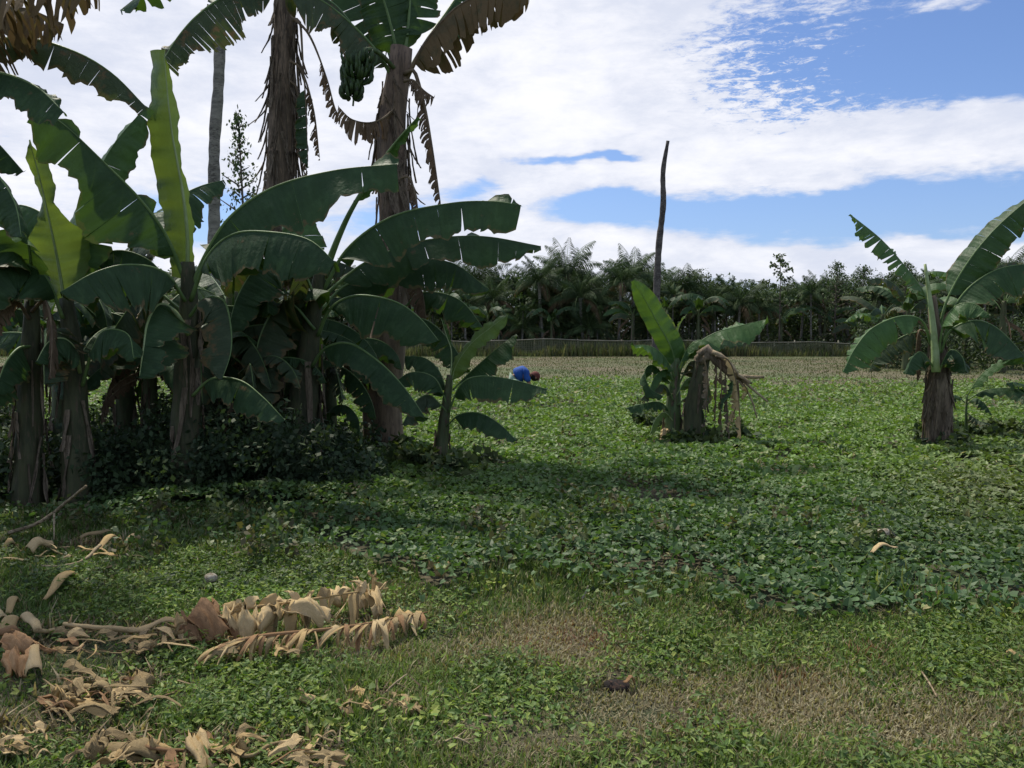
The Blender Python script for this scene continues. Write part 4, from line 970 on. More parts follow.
# grass
def grass(name, n, fn, label, seed, h=(.05, .12), w=.0045, lean=.5, region=None, mat='grass', cat='grass'):
    rg = np.random.default_rng(seed)
    x, y = region(rg, n); N = len(x)
    col, keep, hs = fn(x, y, rg); x, y, col, hs = x[keep], y[keep], col[keep], hs[keep]; N = len(x)
    hgt = rg.uniform(*h, N) * hs; yaw = rg.uniform(0, 6.283, N); ln = rg.uniform(.1, 1, N) * lean * hgt
    dx, dy = np.cos(yaw), np.sin(yaw); pxv, pyv = -dy, dx
    ww = w * rg.uniform(.6, 1.5, N)
    z0 = np.full(N, -.015)
    def pt(f, s, wd): return np.stack([x + dx * ln * f ** 1.7 + pxv * ww * s * wd, y + dy * ln * f ** 1.7 + pyv * ww * s * wd, z0 + hgt * (f - .28 * (ln / hgt) ** 2 * f * f)], -1)
    V = np.stack([pt(0, -1, 1), pt(0, 1, 1), pt(.55, 1, .85), pt(.55, -1, .85), pt(1, .5, .3), pt(1, -.5, .3)], 1).reshape(-1, 3)
    k = np.arange(N)[:, None] * 6
    F = np.stack([k + [0, 1, 2, 3], k + [3, 2, 4, 5]], 1).reshape(-1, 4)
    C = np.repeat(col * (1 + rg.uniform(-.3, .3, (N, 1))), 6, 0)
    return tag(np_obj(name, V, F, M[mat], C), label, cat, kind='stuff')

HEAPS = [(60, 640, 70, 9), (150, 640, 60, 8), (235, 645, 45, 8), (340, 632, 70, 9), (75, 700, 40, 14), (140, 692, 28, 10), (120, 752, 50, 12), (230, 758, 60, 12), (310, 762, 40, 10), (372, 707, 45, 6), (20, 745, 40, 12), (90, 548, 50, 7), (30, 660, 35, 12)]
def heapness(px, py):
    d = np.zeros_like(px)
    for cx, cy, sx, sy in HEAPS: d = np.maximum(d, np.exp(-((px - cx) / sx) ** 2 - ((py - cy) / sy) ** 2))
    return d
DRYS = [(565, 650, 75, 32, 1.0), (640, 720, 90, 35, 1.0), (800, 705, 120, 40, .9), (930, 740, 130, 45, .9), (470, 655, 60, 25, .7), (420, 620, 55, 20, .55), (380, 660, 80, 22, .5), (700, 690, 80, 30, .7), (60, 720, 90, 35, .35), (120, 655, 70, 20, .5), (560, 760, 90, 25, .5)]
REDS = [(575, 645, 45, 12), (870, 660, 18, 10), (795, 690, 22, 10), (690, 740, 30, 12)]
def dryness(x, y):
    px, py = project(x, y)
    d = np.zeros_like(x)
    for cx, cy, sx, sy, a in DRYS: d = np.maximum(d, a * np.exp(-((px - cx) / sx) ** 2 - ((py - cy) / sy) ** 2))
    return np.clip(d * 1.15 + (fb(x + 9, y, .35) - .5) * .8, 0, 1), px, py
def near_fn(x, y, rg):
    N = len(x); d, px, py = dryness(x, y)
    g1 = np.array([.095, .158, .042]); g2 = np.array([.155, .220, .050]); st = np.array([.33, .30, .18]); st2 = np.array([.24, .195, .11])
    mv = np.clip(vnoise(x, y, .4) * .7 + vnoise(x + 7, y, 1.4) * .6 - .25, 0, 1)[:, None]
    col = g1 * (1 - mv) + g2 * mv
    isd = rg.random(N) < .16 + .9 * d
    col[isd] = st; k = isd & (rg.random(N) < .45); col[k] = st2
    red = np.zeros(N)
    for cx, cy, sx, sy in REDS: red = np.maximum(red, np.exp(-((px - cx) / sx) ** 2 - ((py - cy) / sy) ** 2))
    k = rg.random(N) < red * .4; col[k] = np.array([.20, .10, .055])
    edge = vine_edge(px) + 22 * (fb(x, y, .9) - .5) * 2
    keep = (py > edge - 22) & (np.abs(x) < .66 * y * 1.15 + 1.9)
    keep &= rg.random(N) < np.clip(.45 + 1.1 * vnoise(x, y, .22) - .3 * d, .2, 1)
    keep &= rg.random(N) < np.clip(1.15 - 1.2 * heapness(px, py), .15, 1)
    # clear hole
    keep &= ~(((px - 617) / 14) ** 2 + ((py - 684) / 7) ** 2 < 1)
    hs = (.55 + .8 * vnoise(x, y, .3)) * (1 - .45 * d)
    return col, keep, hs
def reg(y0, y1, p=1.0):
    def f(rg, n):
        y = y0 + (y1 - y0) * rg.random(n) ** p; x = rg.uniform(-1, 1, n) * (.66 * y * 1.15 + 1.9); return x, y
    return f
grass('grass', 540000, near_fn, 'short mixed green and straw coloured grass in the foreground', 21, w=.0034, lean=1.1, h=(.025, .07), region=reg(2.0, 5.4, 1.15))
grass('grass', 180000, near_fn, 'short green grass at the foot of the banana clump', 22, lean=.9, h=(.03, .09), w=.005, region=reg(5.0, 7.6))
# lying straw over the dry patches
def straw_fn(x, y, rg):
    d, px, py = dryness(x, y); N = len(x)
    col = np.where((rg.random(N) < .6)[:, None], np.array([[.38, .34, .22]]), np.array([[.25, .20, .115]]))
    return col, (rg.random(N) < d * .9), np.ones(N)
grass('straw', 300000, straw_fn, 'dead flattened straw lying on the dry patches', 23, h=(.015, .04), w=.003, lean=3.0, region=reg(2.0, 5.2))

# broad-leaved weeds in the foreground grass
def weeds(name, n, y0, y1, size, seed, cols, label, fac=None, hh=.06, thr=.5, tpl=None):
    rg = np.random.default_rng(seed)
    x, y = reg(y0, y1, 1.1)(rg, n); px, py = project(x, y); d, _, _ = dryness(x, y)
    keep = (py > vine_edge(px) - 15) & (rg.random(n) < np.clip((fb(x + 2, y + 3, .55) - thr + .12) * 5, 0, 1) * np.clip(1 - 1.3 * d, 0, 1) * np.clip(1.15 - 1.5 * heapness(px, py), .04, 1))
    if fac: keep &= fac(x, y, px, py, rg)
    x, y = x[keep], y[keep]; N = len(x)
    col = np.array(cols)[rg.integers(0, len(cols), N)] * (.8 + .5 * vnoise(x, y, .7))[:, None]
    pos = np.stack([x, y, rg.uniform(.01, hh, N) * (.5 + vnoise(x, y, .3))], -1)
    V, F, C = rot_leaves(pos, rg.uniform(0, 6.283, N), rg.normal(.2, .4, N), rg.normal(0, .35, N), size * rg.uniform(.4, 1.5, N), tpl or HEART, HF, col, .25, rg)
    return tag(np_obj(name, V, F, M['vine'], C), label, 'weeds', kind='stuff')
WC = [(.10, .17, .038), (.14, .215, .045), (.08, .135, .035), (.19, .25, .05)]
weeds('weeds', 125000, 2.0, 5.4, .019, 31, WC, 'small round leaved weeds scattered through the foreground grass')
weeds('weeds', 58000, 2.0, 5.4, .022, 35, WC, 'narrow leaved weeds mixed into the foreground grass', tpl=LANCE, thr=.44, hh=.09)
weeds('weeds', 34000, 4.6, 7.6, .026, 32, [(.05, .085, .028), (.07, .11, .034), (.095, .135, .04)], 'low weeds in the shaded grass before the banana clump', hh=.07, thr=.48)
weeds('bright_weeds', 26000, 2.2, 4.8, .024, 33, [(.19, .25, .05), (.24, .28, .06), (.14, .21, .05)], 'yellow green clover like weeds glowing in the grass',
      fac=lambda x, y, px, py, rg: rg.random(len(x)) < np.maximum.reduce([np.exp(-((px - cx) / sx) ** 2 - ((py - cy) / sy) ** 2) for cx, cy, sx, sy in ((240, 680, 40, 14), (425, 740, 45, 22), (960, 610, 60, 30), (480, 590, 45, 14), (850, 600, 60, 18), (700, 660, 40, 12), (330, 740, 40, 20), (20, 690, 30, 20))]) * 1.2, thr=.2)

# undergrowth at the foot of the clump
rg = np.random.default_rng(41); cent = []; rad = []
for k in range(600):
    px = rg.uniform(-80, 372); d = rg.uniform(7.0, 7.7) if k % 5 == 0 else rg.uniform(7.25, 10.4)
    top = np.interp(px, [-80, 40, 90, 150, 230, 300, 372], [.75, .7, .7, .85, .9, .75, .35]) * (.5 + .5 * rg.random())
    cent.append((P(px, 330, d).x, d, rg.uniform(0.02, top))); rad.append(rg.uniform(.14, .30))
V, F, C = leaf_cloud(cent, rad, 95, .062, rg, [(.035, .058, .03), (.05, .08, .038), (.04, .06, .03), (.065, .095, .045)], .8, .55)
V[:, 2] = np.maximum(V[:, 2], 0)
tag(np_obj('undergrowth', V, F, M['foliage'], C), 'dark leafy undergrowth around the feet of the banana clump', 'undergrowth', kind='stuff')
cent = []; rad = []
for (cx, cy, w_, h_, n_) in ((470, 480, 26, .22, 26), (440, 470, 30, .2, 20), (345, 470, 30, .22, 20), (400, 470, 30, .25, 20), (675, 435, 22, .22, 16), (735, 442, 20, .25, 14), (925, 448, 12, .22, 12), (945, 452, 20, .2, 20), (692, 450, 20, .2, 16), (955, 440, 34, .22, 34), (1000, 442, 30, .24, 26), (648, 432, 8, .4, 8), (5, 480, 25, .5, 26)):
    for k in range(n_):
        p = G(cx + rg.normal() * w_ * .6, cy + rg.normal() * 3); cent.append((p.x, p.y, rg.uniform(.02, h_))); rad.append(rg.uniform(.07, .15))
V, F, C = leaf_cloud(cent, rad, 34, .09, rg, [(.05, .075, .03), (.07, .10, .035), (.04, .065, .028), (.085, .11, .04)], .8, .7)
V[:, 2] = np.maximum(V[:, 2], 0)
tag(np_obj('undergrowth', V, F, M['foliage'], C), 'weedy green tufts at the feet of the young and lone banana plants', 'undergrowth', kind='stuff')

# tan back field grass
def far_fn(x, y, rg):
    N = len(x); mv = fb(x, y, 6)[:, None]; a = np.array([.088, .100, .044]); b_ = np.array([.072, .096, .038]); c_ = np.array([.108, .098, .05])
    col = a * (1 - mv) + b_ * mv; k = rg.random(N) < np.clip((vnoise(x, y, 9) - .4) * 1.5, 0, .7); col[k] = c_
    far = np.clip((y - 16) / 8, 0, 1)
    return col, rg.random(N) < .15 + .85 * far, .5 + vnoise(x, y, 1.2) * .8
grass('field_grass', 90000, far_fn, 'thin tan and olive grass covering the back of the field', 51, h=(.03, .09), w=.012, lean=.9, region=lambda rg, n: ((lambda y: (rg.uniform(-1, 1, n) * (.66 * y * 1.1 + 2), y))(rg.uniform(17, 51, n))))

def edge_fn(x, y, rg):
    N = len(x); col = np.where((rg.random(N) < .5)[:, None], np.array([[.15, .15, .08]]), np.array([[.09, .12, .05]]))
    return col, rg.random(N) < .4 + .6 * vnoise(x, y, 2.5), .4 + vnoise(x, y, 1.5)
grass('field_grass', 30000, edge_fn, 'taller rank grass standing along the foot of the net fence', 52, h=(.2, .85), w=.022, lean=.5, region=lambda rg, n: (rg.uniform(-46, 24, n), rg.uniform(46.9, 48.6, n)))

def tuft_fn(x, y, rg):
    N = len(x); px, py = project(x, y); v = fb(x + 40, y, 1.3)
    col = np.array([.10, .155, .045]) * (1 - vnoise(x, y, 2)[:, None] * .3) + np.where((rg.random(N) < .15)[:, None], np.array([[.16, .13, .05]]), 0)
    return col, (py < vine_edge(px) + 20) & (rg.random(N) < np.clip((v - .58) * 4, 0.03, .6)), .5 + 1.1 * v
grass('grass_tufts', 30000, tuft_fn, 'loose green grass tufts pushing up through the vines', 61, h=(.05, .15), w=.006, lean=.6, region=reg(4.4, 15, 1.4))
rgt = np.random.default_rng(62); cent = []; rad = []
for k in range(260):
    y = 5.2 + 14 * rgt.random() ** 1.3; x = rgt.uniform(-1, 1) * (.66 * y + 1)
    if vnoise(np.array([x]), np.array([y]), 3.0)[0] < .5: continue
    for j in range(3): cent.append((x + rgt.normal() * .05, y + rgt.normal() * .05, .1 + .07 * j)); rad.append(.09)
V, F, C = leaf_cloud(cent, rad, 16, .055, rgt, [(.10, .15, .05), (.07, .12, .045), (.14, .17, .06), (.12, .11, .05)], .8, .5)
tag(np_obj('weeds', V, F, M['vine'], C), 'taller leafy weeds standing out of the field vines', 'weeds', kind='stuff')

def lit_fn(x, y, rg):
    px, py = project(x, y); d = np.zeros_like(x); N = len(x)
    for cx, cy, sx, sy in HEAPS: d = np.maximum(d, np.exp(-((px - cx) / sx) ** 2 - ((py - cy) / sy) ** 2))
    cs = np.array([[.36, .28, .16], [.24, .18, .10], [.14, .10, .06], [.44, .36, .22], [.08, .058, .036]])
    return cs[rg.integers(0, 5, N)], rg.random(N) < d ** 1.5, .6 + rg.random(N) * 1.2
grass('leaf_litter', 90000, lit_fn, 'fine shredded brown fibres matted under the dry leaf heaps', 71, h=(.025, .075), w=.005, lean=2.6, region=lambda rg, n: (rg.uniform(-3.2, 0, n), 2.4 + 4.2 * rg.random(n)))
# ------------------------------------------------------------------ litter: dry banana leaves and stalks
def basis(p, q_):
    d = (q_ - p); L = d.length; d.normalize(); return d, L
def scrap(name, pa, pb, w, mat, label, group=None, curl=60, lift=.03, fold=0, seed=0, taper=(.5, 1, .35), n=12, m=6, cat='dead leaf', bend=0.0, wav=.012, cut=0.0, z=.03, parent=None, jag=.0, crum=.002, smooth=True):
    """a curled sheet running from pixel pa to pixel pb on the ground; w width (m)"""
    q = random.Random(seed); a = G(pa[0], pa[1], z); b_ = G(pb[0], pb[1], z)
    d, L = basis(a, b_); s = Vector((-d.y, d.x, 0)); up = Vector((0, 0, 1)); rows = []
    if s.y < 0: s = -s
    ph = q.random() * 6
    for i in range(n + 1):
        t = i / n; ww = w * np.interp(t, np.linspace(0, 1, len(taper)), taper) * (1 + q.uniform(-jag, jag))
        c = a + d * (L * t) + up * (lift * math.sin(math.pi * t) + wav * math.sin(7 * t + ph)) + s * bend * math.sin(math.pi * t)
        row = []; ar = R(curl * (1 + .25 * math.sin(3 * t + ph))); 
        rad = ww / max(.05, 2 * ar)
        for j in range(m + 1):
            th = -ar + 2 * ar * j / m
            ox = rad * math.sin(th); oz = rad * (math.cos(th) - math.cos(ar)) if curl > 0 else rad * (math.cos(th) - 1)
            v = s * (ox * math.cos(R(fold)) - oz * math.sin(R(fold))) + up * (abs(ox) * 0 + ox * math.sin(R(fold)) + oz * math.cos(R(fold)))
            e = c + v + up * q.uniform(-crum, crum) + d * q.uniform(-crum, crum) * 1.5
            e.z = max(e.z, .012); row.append(e)
        rows.append(row)
    mb = MB(); mb.grid(rows)
    o = mb.build(name, M[mat], parent, smooth=smooth)
    sm = o.modifiers.new('thick', 'SOLIDIFY'); sm.thickness = .003
    if parent is None: tag(o, label, cat, group)
    return o
def stick(name, pts, r0, r1, mat, label, cat='stick', z=.03, group=None, forks=()):
    b = MB(); P3 = [G(x, y, zz) for x, y, zz in pts]
    C, L = catmull(P3, 18); b.tube(C, [r0 + (r1 - r0) * i / 17 for i in range(18)], 7, wob=lambda t, th: 1 + .12 * math.sin(t * 23 + th) + .08 * math.sin(t * 51))
    for (i, pt) in forks: b.tube([C[i], C[i].lerp(G(*pt), .5), G(*pt)], [r0 * .6, r0 * .45, r0 * .3], 5)
    o = b.build(name, M[mat]); tag(o, label, cat, group); return o

# the long fallen leaf with combed strips
ff = empty('fallen_leaf', G(330, 645), 'long fallen dry banana leaf with torn strips combed down towards the camera', 'dead leaf')
b = MB(); mid = catmull([G(222, 646, .09), G(262, 636, .11), G(320, 630, .12), G(365, 624, .12), G(400, 617, .10), G(428, 612, .06)], 30)[0]
b.tube(mid, [.012 - .0003 * i for i in range(30)], 7); b.build('midrib', M['drybrown'], ff)
q = random.Random(77)
for k in range(86):
    t = q.random() ** .9; i = int(t * 28); p = mid[i] + Vector((0, 0, q.uniform(-.012, .004))); ln = q.uniform(.05, .17); w = q.uniform(.003, .016)
    if .42 < t < .50: continue
    dx = (-.8 if t < .55 else -.1) + q.gauss(0, .45)
    rows = []; bulge = q.uniform(.0, .03); tw = q.gauss(0, 1.0); cc_ = q.uniform(-.5, .5); hang = q.uniform(.5, 1.0)
    for r_ in range(9):
        u = r_ / 8; hz = p.z * (1 - hang * u ** 1.3) + .01
        c = Vector((p.x + dx * ln * u * .8 + cc_ * .03 * math.sin(2.5 * u), p.y - ln * u * .7 - bulge * math.sin(math.pi * u), max(.012, hz + bulge * math.sin(math.pi * u) * .6)))
        wd = w * (1 + .3 * math.sin(3 * u + tw)) * (1 - .45 * u * u)
        aa = tw * u + cc_
        rows.append([c + Vector((math.cos(aa), math.sin(aa) * .6, math.sin(aa) * .5)) * (wd * s_) + Vector((0, .006 * abs(s_), 0)) for s_ in (-1, -.4, .4, 1)])
    mb_ = MB(); mb_.grid(rows); mb_.build('torn_strip', M[q.choice(['dry', 'dry', 'drypale', 'drybrown', 'drygrey'])], ff)

# upper dry leaf lying behind it
uf = empty('fallen_leaf', G(300, 625), 'upper fallen dry leaf whose pale blades stand up behind the combed strips', 'dead leaf')
b = MB(); mid2 = catmull([G(176, 634, .06), G(240, 610, .16), G(300, 601, .17), G(350, 593, .17), G(390, 588, .12)], 30)[0]
b.tube(mid2, [.010 - .0002 * i for i in range(30)], 7); b.build('midrib', M['dry'], uf)
for k in range(54):
    t = q.random(); i = int(t * 28); p = mid2[i] + Vector((0, 0, q.uniform(-.01, .004))); ln = q.uniform(.05, .16); w = q.uniform(.006, .034)
    dx = q.gauss(0, .5); rows = []; tw = q.gauss(0, 1.1); cc_ = q.uniform(-.6, .6); up_ = q.random() < .25
    for r_ in range(9):
        u = r_ / 8
        c = p + Vector((dx * ln * u * .7 + .02 * math.sin(3 * u + tw) * u, -ln * u * .6 * (-.3 if up_ else 1), (.35 * ln * math.sin(2 * u) if up_ else -(p.z - .02) * u ** 1.4)))
        wd = w * (1 + .3 * math.sin(3 * u + tw)) * (1 - .6 * u * u); aa = tw * u + cc_
        rows.append([c + Vector((math.cos(aa), math.sin(aa) * .6, math.sin(aa) * .5)) * (wd * s_) + Vector((0, .01 * abs(s_) * math.sin(tw), .004 * math.sin(9 * u + s_ * 3))) for s_ in (-1, -.5, 0, .5, 1)])
    mb_ = MB(); mb_.grid(rows); mb_.build('torn_strip', M[q.choice(['dry', 'drypale', 'drypale', 'drygrey'])], uf)

def cloth(name, corners, mat, label, bulge=.05, seed=0, n=12, m=12, fold=.012, cat='dead leaf', group=None, ridges=3):
    """a crumpled stiff sheet hung between four ground-picked corners (px,py,z): tl,tr,br,bl"""
    q = random.Random(seed); c = [G(*p) for p in corners]; rows = []; ph = q.random() * 6
    for i in range(n + 1):
        u = i / n; row = []
        for j in range(m + 1):
            v = j / m
            p = c[0].lerp(c[1], v).lerp(c[3].lerp(c[2], v), u)
            p = p + Vector((0, 0, 1)) * (bulge * math.sin(math.pi * u) * math.sin(math.pi * v) + fold * math.sin(ridges * 2 * math.pi * v + ph + 1.3 * u) + q.uniform(-.003, .003)) + Vector((0, -1, 0)) * (bulge * .5 * math.sin(math.pi * v))
            p += Vector((q.uniform(-.004, .004), 0, q.uniform(-.004, .004))) * (1 if 0 < i < n else 2.5)
            e_ = (.022 * math.sin(9 * v + ph * 3) + .012 * math.sin(23 * v + ph) + q.uniform(-.006, .006)) * (u ** 2 + (1 - u) ** 3)
            p += Vector((.016 * math.sin(7 * u + ph) * (2 * v - 1), -.03 * abs(2 * v - 1) ** 3 * math.sin(ph + 2 * u), e_))
            p.z = max(p.z, .012); row.append(p)
        rows.append(row)
    mb = MB(); mb.grid(rows); o = mb.build(name, M[mat]); o.modifiers.new('thick', 'SOLIDIFY').thickness = .003
    tag(o, label, cat, group); return o
cloth('dry_leaf', [(184, 616, .14), (212, 594, .21), (241, 634, .07), (206, 642, .03)], 'drybrown', 'large folded brown dry leaf standing at the left end of the fallen leaf', .04, 1, ridges=3, fold=.022)
cloth('dry_leaf', [(180, 622, .10), (196, 610, .14), (214, 643, .03), (188, 642, .03)], 'drybrown', 'ribbed brown dry leaf leaning on the large folded brown one', .03, 2, ridges=2)
cloth('dry_leaf', [(172, 622, .10), (192, 612, .13), (210, 640, .05), (184, 636, .04)], 'dry', 'tan dry leaf spread left of the large folded brown one', .02, 3)
cloth('dry_leaf', [(222, 612, .16), (233, 604, .19), (240, 632, .08), (230, 630, .08)], 'drypale', 'pale curled leaf tip right beside the large folded brown leaf', .02, 4, n=8, m=6)
cloth('dry_leaf', [(240, 606, .2), (247, 606, .2), (256, 642, .04), (236, 640, .05)], 'drypale', 'pale upright leaf blade like a tongue above the combed strips', .02, 5, n=10, m=6)
cloth('dry_leaf', [(250, 610, .17), (276, 604, .17), (262, 634, .07), (258, 634, .07)], 'drypale', 'pale triangular leaf blade hanging between the tongue and the domed leaf', .02, 6, n=10, m=8)
cloth('dry_leaf', [(273, 604, .17), (287, 603, .17), (284, 616, .12), (275, 618, .12)], 'dry', 'small square dry leaf between two pale triangular blades', .015, 7, n=8, m=6)
cloth('dry_leaf', [(288, 609, .15), (308, 597, .19), (329, 613, .14), (324, 624, .1)], 'drypale', 'domed pale tan leaf blade in the middle of the fallen leaf', .06, 8)
cloth('dry_leaf', [(252, 606, .15), (300, 599, .16), (302, 602, .15), (250, 610, .14)], 'drypale', 'long pale flat leaf edge lying level over the fallen leaf', .01, 9, n=4, m=14)
cloth('dry_leaf', [(326, 596, .13), (346, 584, .16), (348, 596, .12), (338, 605, .10)], 'drypale', 'pale scoop shaped leaf piece right of the domed one', .03, 10, n=8, m=8)
cloth('dry_leaf', [(352, 588, .15), (368, 587, .15), (364, 610, .06), (354, 614, .05)], 'drypale', 'pale tongue shaped leaf piece right of the scoop shaped one', .02, 11, n=10, m=6)
cloth('dry_leaf', [(354, 578, .16), (361, 580, .16), (366, 588, .13), (359, 590, .13)], 'dry', 'tiny tan leaf tip poking up above the pale tongue shaped piece', .01, 12, n=6, m=4)
cloth('dry_leaf', [(370, 573, .18), (375, 574, .18), (380, 588, .10), (371, 586, .10)], 'drypale', 'thin pale spike of leaf at the top right of the fallen leaf', .01, 13, n=8, m=4)
cloth('dry_leaf', [(370, 590, .15), (378, 588, .15), (388, 610, .07), (376, 614, .06)], 'drypale', 'narrow pale blade curving down near the right end of the fallen leaf', .03, 14, n=10, m=6)
cloth('dry_leaf', [(395, 611, .09), (409, 612, .09), (414, 621, .05), (401, 626, .04)], 'dry', 'tan leaf end lying last on the right of the fallen leaf', .02, 15, n=6, m=6)
cloth('dry_leaf', [(427, 566, .10), (438, 559, .13), (450, 566, .10), (440, 580, .03)], 'dry', 'lone tan leaf scrap resting on the vines right of the fallen leaf', .03, 16, n=8, m=8)
cloth('dry_leaf', [(228, 640, .07), (262, 646, .06), (240, 660, .02), (212, 652, .03)], 'dry', 'ribbed tan leaf fan under the foot of the upright tongue', .03, 17, ridges=5)

# orange brown sheaths at left border
cloth('dry_sheath', [(-6, 636, .12), (30, 634, .13), (56, 648, .08), (8, 652, .07)], 'dryorange', 'orange brown dry sheath lying flat at the left border', .03, 21)
cloth('dry_sheath', [(4, 652, .09), (34, 651, .09), (30, 677, .02), (8, 674, .02)], 'dryorange', 'orange brown sheath hanging below the flat one at the left border', .03, 22)
scrap('dry_sheath', (35, 652), (34, 679), .12, 'drypale', 'pale rolled sheath tube with a dark mouth right of the orange sheaths', curl=150, seed=3, taper=(1, 1, 1), z=.05)
scrap('dry_sheath', (-10, 642), (18, 634), .08, 'drybrown', 'brown curled sheath end at the left border above the orange ones', curl=110, seed=4, taper=(1, 1, .8), z=.06)
scrap('dry_sheath', (4, 634), (16, 622), .09, 'dry', 'tan curled sheath behind the orange one', curl=70, seed=5, taper=(1, 1, 1), z=.05)
scrap('dry_sheath', (-8, 624), (8, 620), .10, 'drypale', 'pale sheath end cut by the left border', curl=60, seed=6, taper=(1, 1, 1), z=.04)
scrap('dry_sheath', (26, 619), (38, 632), .08, 'drypale', 'pale cupped sheath flaring at the end of a dry stalk', curl=80, seed=7, taper=(1, .8, .5), z=.07)
stick('dry_stalk', [(34, 630, .06), (48, 631, .05), (64, 627, .05)], .012, .008, 'drypale', 'short pale dry stalk joined to the cupped sheath', 'stalk')
stick('dry_stalk', [(64, 624, .09), (90, 627, .09), (120, 629, .07), (150, 632, .06)], .010, .016, 'drypale', 'long smooth pale dry stalk lying level left of the fallen leaf', 'stalk', forks=((1, (72, 615, .14)),))
scrap('dry_stalk', (128, 632), (185, 627), .07, 'drypale', 'thick pale dry stalk end with peeling skin beside the brown leaves', curl=75, seed=9, taper=(.7, 1, .8, .35), z=.06, cat='stalk', wav=.02, jag=.1)

def scraps(region_fn, n, mats, label, group, seed, size=(.06, .22), names=('dry_leaf_scrap',), zr=(.02, .08)):
    q = random.Random(seed)
    for k in range(n):
        (x, y) = region_fn(q); a = q.uniform(0, math.pi); L = q.uniform(*size)
        p = G(x, y); pxm = FX / p.y
        dx = math.cos(a) * L * pxm; dy = math.sin(a) * L * pxm * EYE / p.y * .8
        thin = q.random() < .55; scrap(names[0], (x - dx / 2, y - dy / 2), (x + dx / 2, y + dy / 2), q.uniform(.006, .014) if thin else q.uniform(.015, .06), q.choice(mats), label, group, curl=q.uniform(5, 55), lift=q.uniform(-.01, .03), fold=q.uniform(-28, 38), seed=q.random(), taper=q.choice([(.5, 1, .1), (1, .9, .7), (.1, .7, 1), (.6, 1, .9, .1), (.9, .5, 1)]), n=5, m=3, z=q.uniform(*zr), jag=.22, crum=.001 if thin else .007, bend=q.uniform(-.03, .03), wav=.004, smooth=False)
scraps(lambda q: (q.uniform(58, 182), 640 + q.uniform(-8, 14)), 44, ['dry', 'drybrown', 'drygrey', 'drypale', 'drygrey'], 'curled dry scrap in the litter band left of the fallen leaf', 'scraps in the litter band left of the fallen leaf', 1, zr=(.02, .1))
scraps(lambda q: (q.uniform(182, 300), 644 + q.uniform(-5, 10)), 18, ['dry', 'drybrown', 'drygrey'], 'curled dry scrap under the brown end of the fallen leaf', 'scraps under the fallen leaf', 2)
scraps(lambda q: (50 + abs(q.gauss(0, 38)), 695 + q.gauss(0, 12)), 40, ['drygrey', 'drygrey', 'dry', 'drybrown'], 'grey curled scrap in the small litter heap below the orange sheaths', 'scraps of the heap below the orange sheaths', 3, zr=(.02, .07))
scraps(lambda q: (q.uniform(120, 160), 692 + q.gauss(0, 10)), 14, ['drygrey', 'drypale', 'drygrey'], 'grey scrap in the loose heap right of the small litter heap', 'scraps of the loose grey heap', 4)
scraps(lambda q: (q.uniform(70, 335), 760 + q.gauss(0, 11) - abs(q.uniform(70, 335) - 200) * 0.0), 78, ['drygrey', 'drygrey', 'dry', 'drypale', 'drybrown'], 'dry scrap in the large litter heap at the bottom edge', 'scraps of the bottom litter heap', 5, size=(.06, .2), zr=(.02, .09))
scraps(lambda q: (q.uniform(335, 425), 707 + q.gauss(0, 5)), 22, ['drygrey', 'dry', 'drypale', 'drygrey'], 'dry scrap in the thin litter strip above the bottom heap', 'scraps of the thin litter strip', 6, size=(.04, .13), zr=(.02, .05))
scraps(lambda q: (q.uniform(0, 140), 552 + q.gauss(0, 5) + 0), 18, ['drygrey', 'dry', 'drypale'], 'dry scrap in the shade before the left banana stems', 'scraps in the shade of the left clump', 7, size=(.08, .2), zr=(.02, .08))
scraps(lambda q: (q.uniform(0, 60), 740 + q.gauss(0, 12)), 12, ['drypale', 'dry', 'drygrey'], 'pale scrap among the weeds of the bottom left corner', 'scraps of the bottom left corner', 8, size=(.04, .1))
# individual pieces
cloth('dry_leaf', [(190, 737, .10), (203, 733, .12), (222, 768, .05), (200, 772, .04)], 'drypale', 'broad pale pinkish leaf piece standing in the bottom litter heap', .03, 31, n=10, m=8)
cloth('dry_leaf', [(228, 745, .09), (245, 740, .10), (246, 752, .05), (230, 756, .04)], 'dry', 'small cupped tan piece right of the broad pinkish one', .03, 32, n=8, m=8)
cloth('dry_leaf', [(90, 738, .08), (108, 736, .08), (100, 760, .03), (82, 764, .02)], 'drygrey', 'crumpled grey leaf piece at the left of the bottom litter heap', .03, 33, n=10, m=8)
cloth('dry_leaf', [(145, 738, .09), (158, 742, .10), (178, 760, .03), (140, 762, .03)], 'dry', 'flat tan piece under the thin brown stick at the bottom', .03, 34, n=8, m=8)
cloth('dry_leaf', [(298, 690, .09), (306, 692, .08), (316, 706, .03), (304, 706, .03)], 'drypale', 'pale flared leaf end at the left of the thin litter strip', .01, 35, n=8, m=5)
cloth('dry_leaf', [(56, 690, .10), (78, 700, .09), (88, 706, .05), (58, 706, .04)], 'dry', 'tan folded leaf piece on top of the small litter heap', .03, 36, n=8, m=8)
scrap('dry_sheath', (110, 752), (165, 760), .11, 'drygrey', 'grey half pipe of sheath lying in the bottom litter heap', curl=80, seed=11, taper=(.8, 1, .9), z=.03)
stick('dry_stalk', [(143, 746, .08), (165, 750, .08), (190, 751, .06), (210, 752, .05)], .008, .006, 'drybrown', 'thin brown stick lying level across the bottom litter heap', 'stick')
stick('dry_stalk', [(195, 744, .09), (215, 757, .06), (240, 775, .03)], .009, .007, 'drygrey', 'grey stick slanting down across the broad pinkish leaf piece', 'stick')
stick('dry_stalk', [(224, 752, .06), (250, 756, .07), (272, 744, .08), (300, 741, .06)], .008, .006, 'drygrey', 'curved grey stick sagging through the bottom litter heap', 'stick')
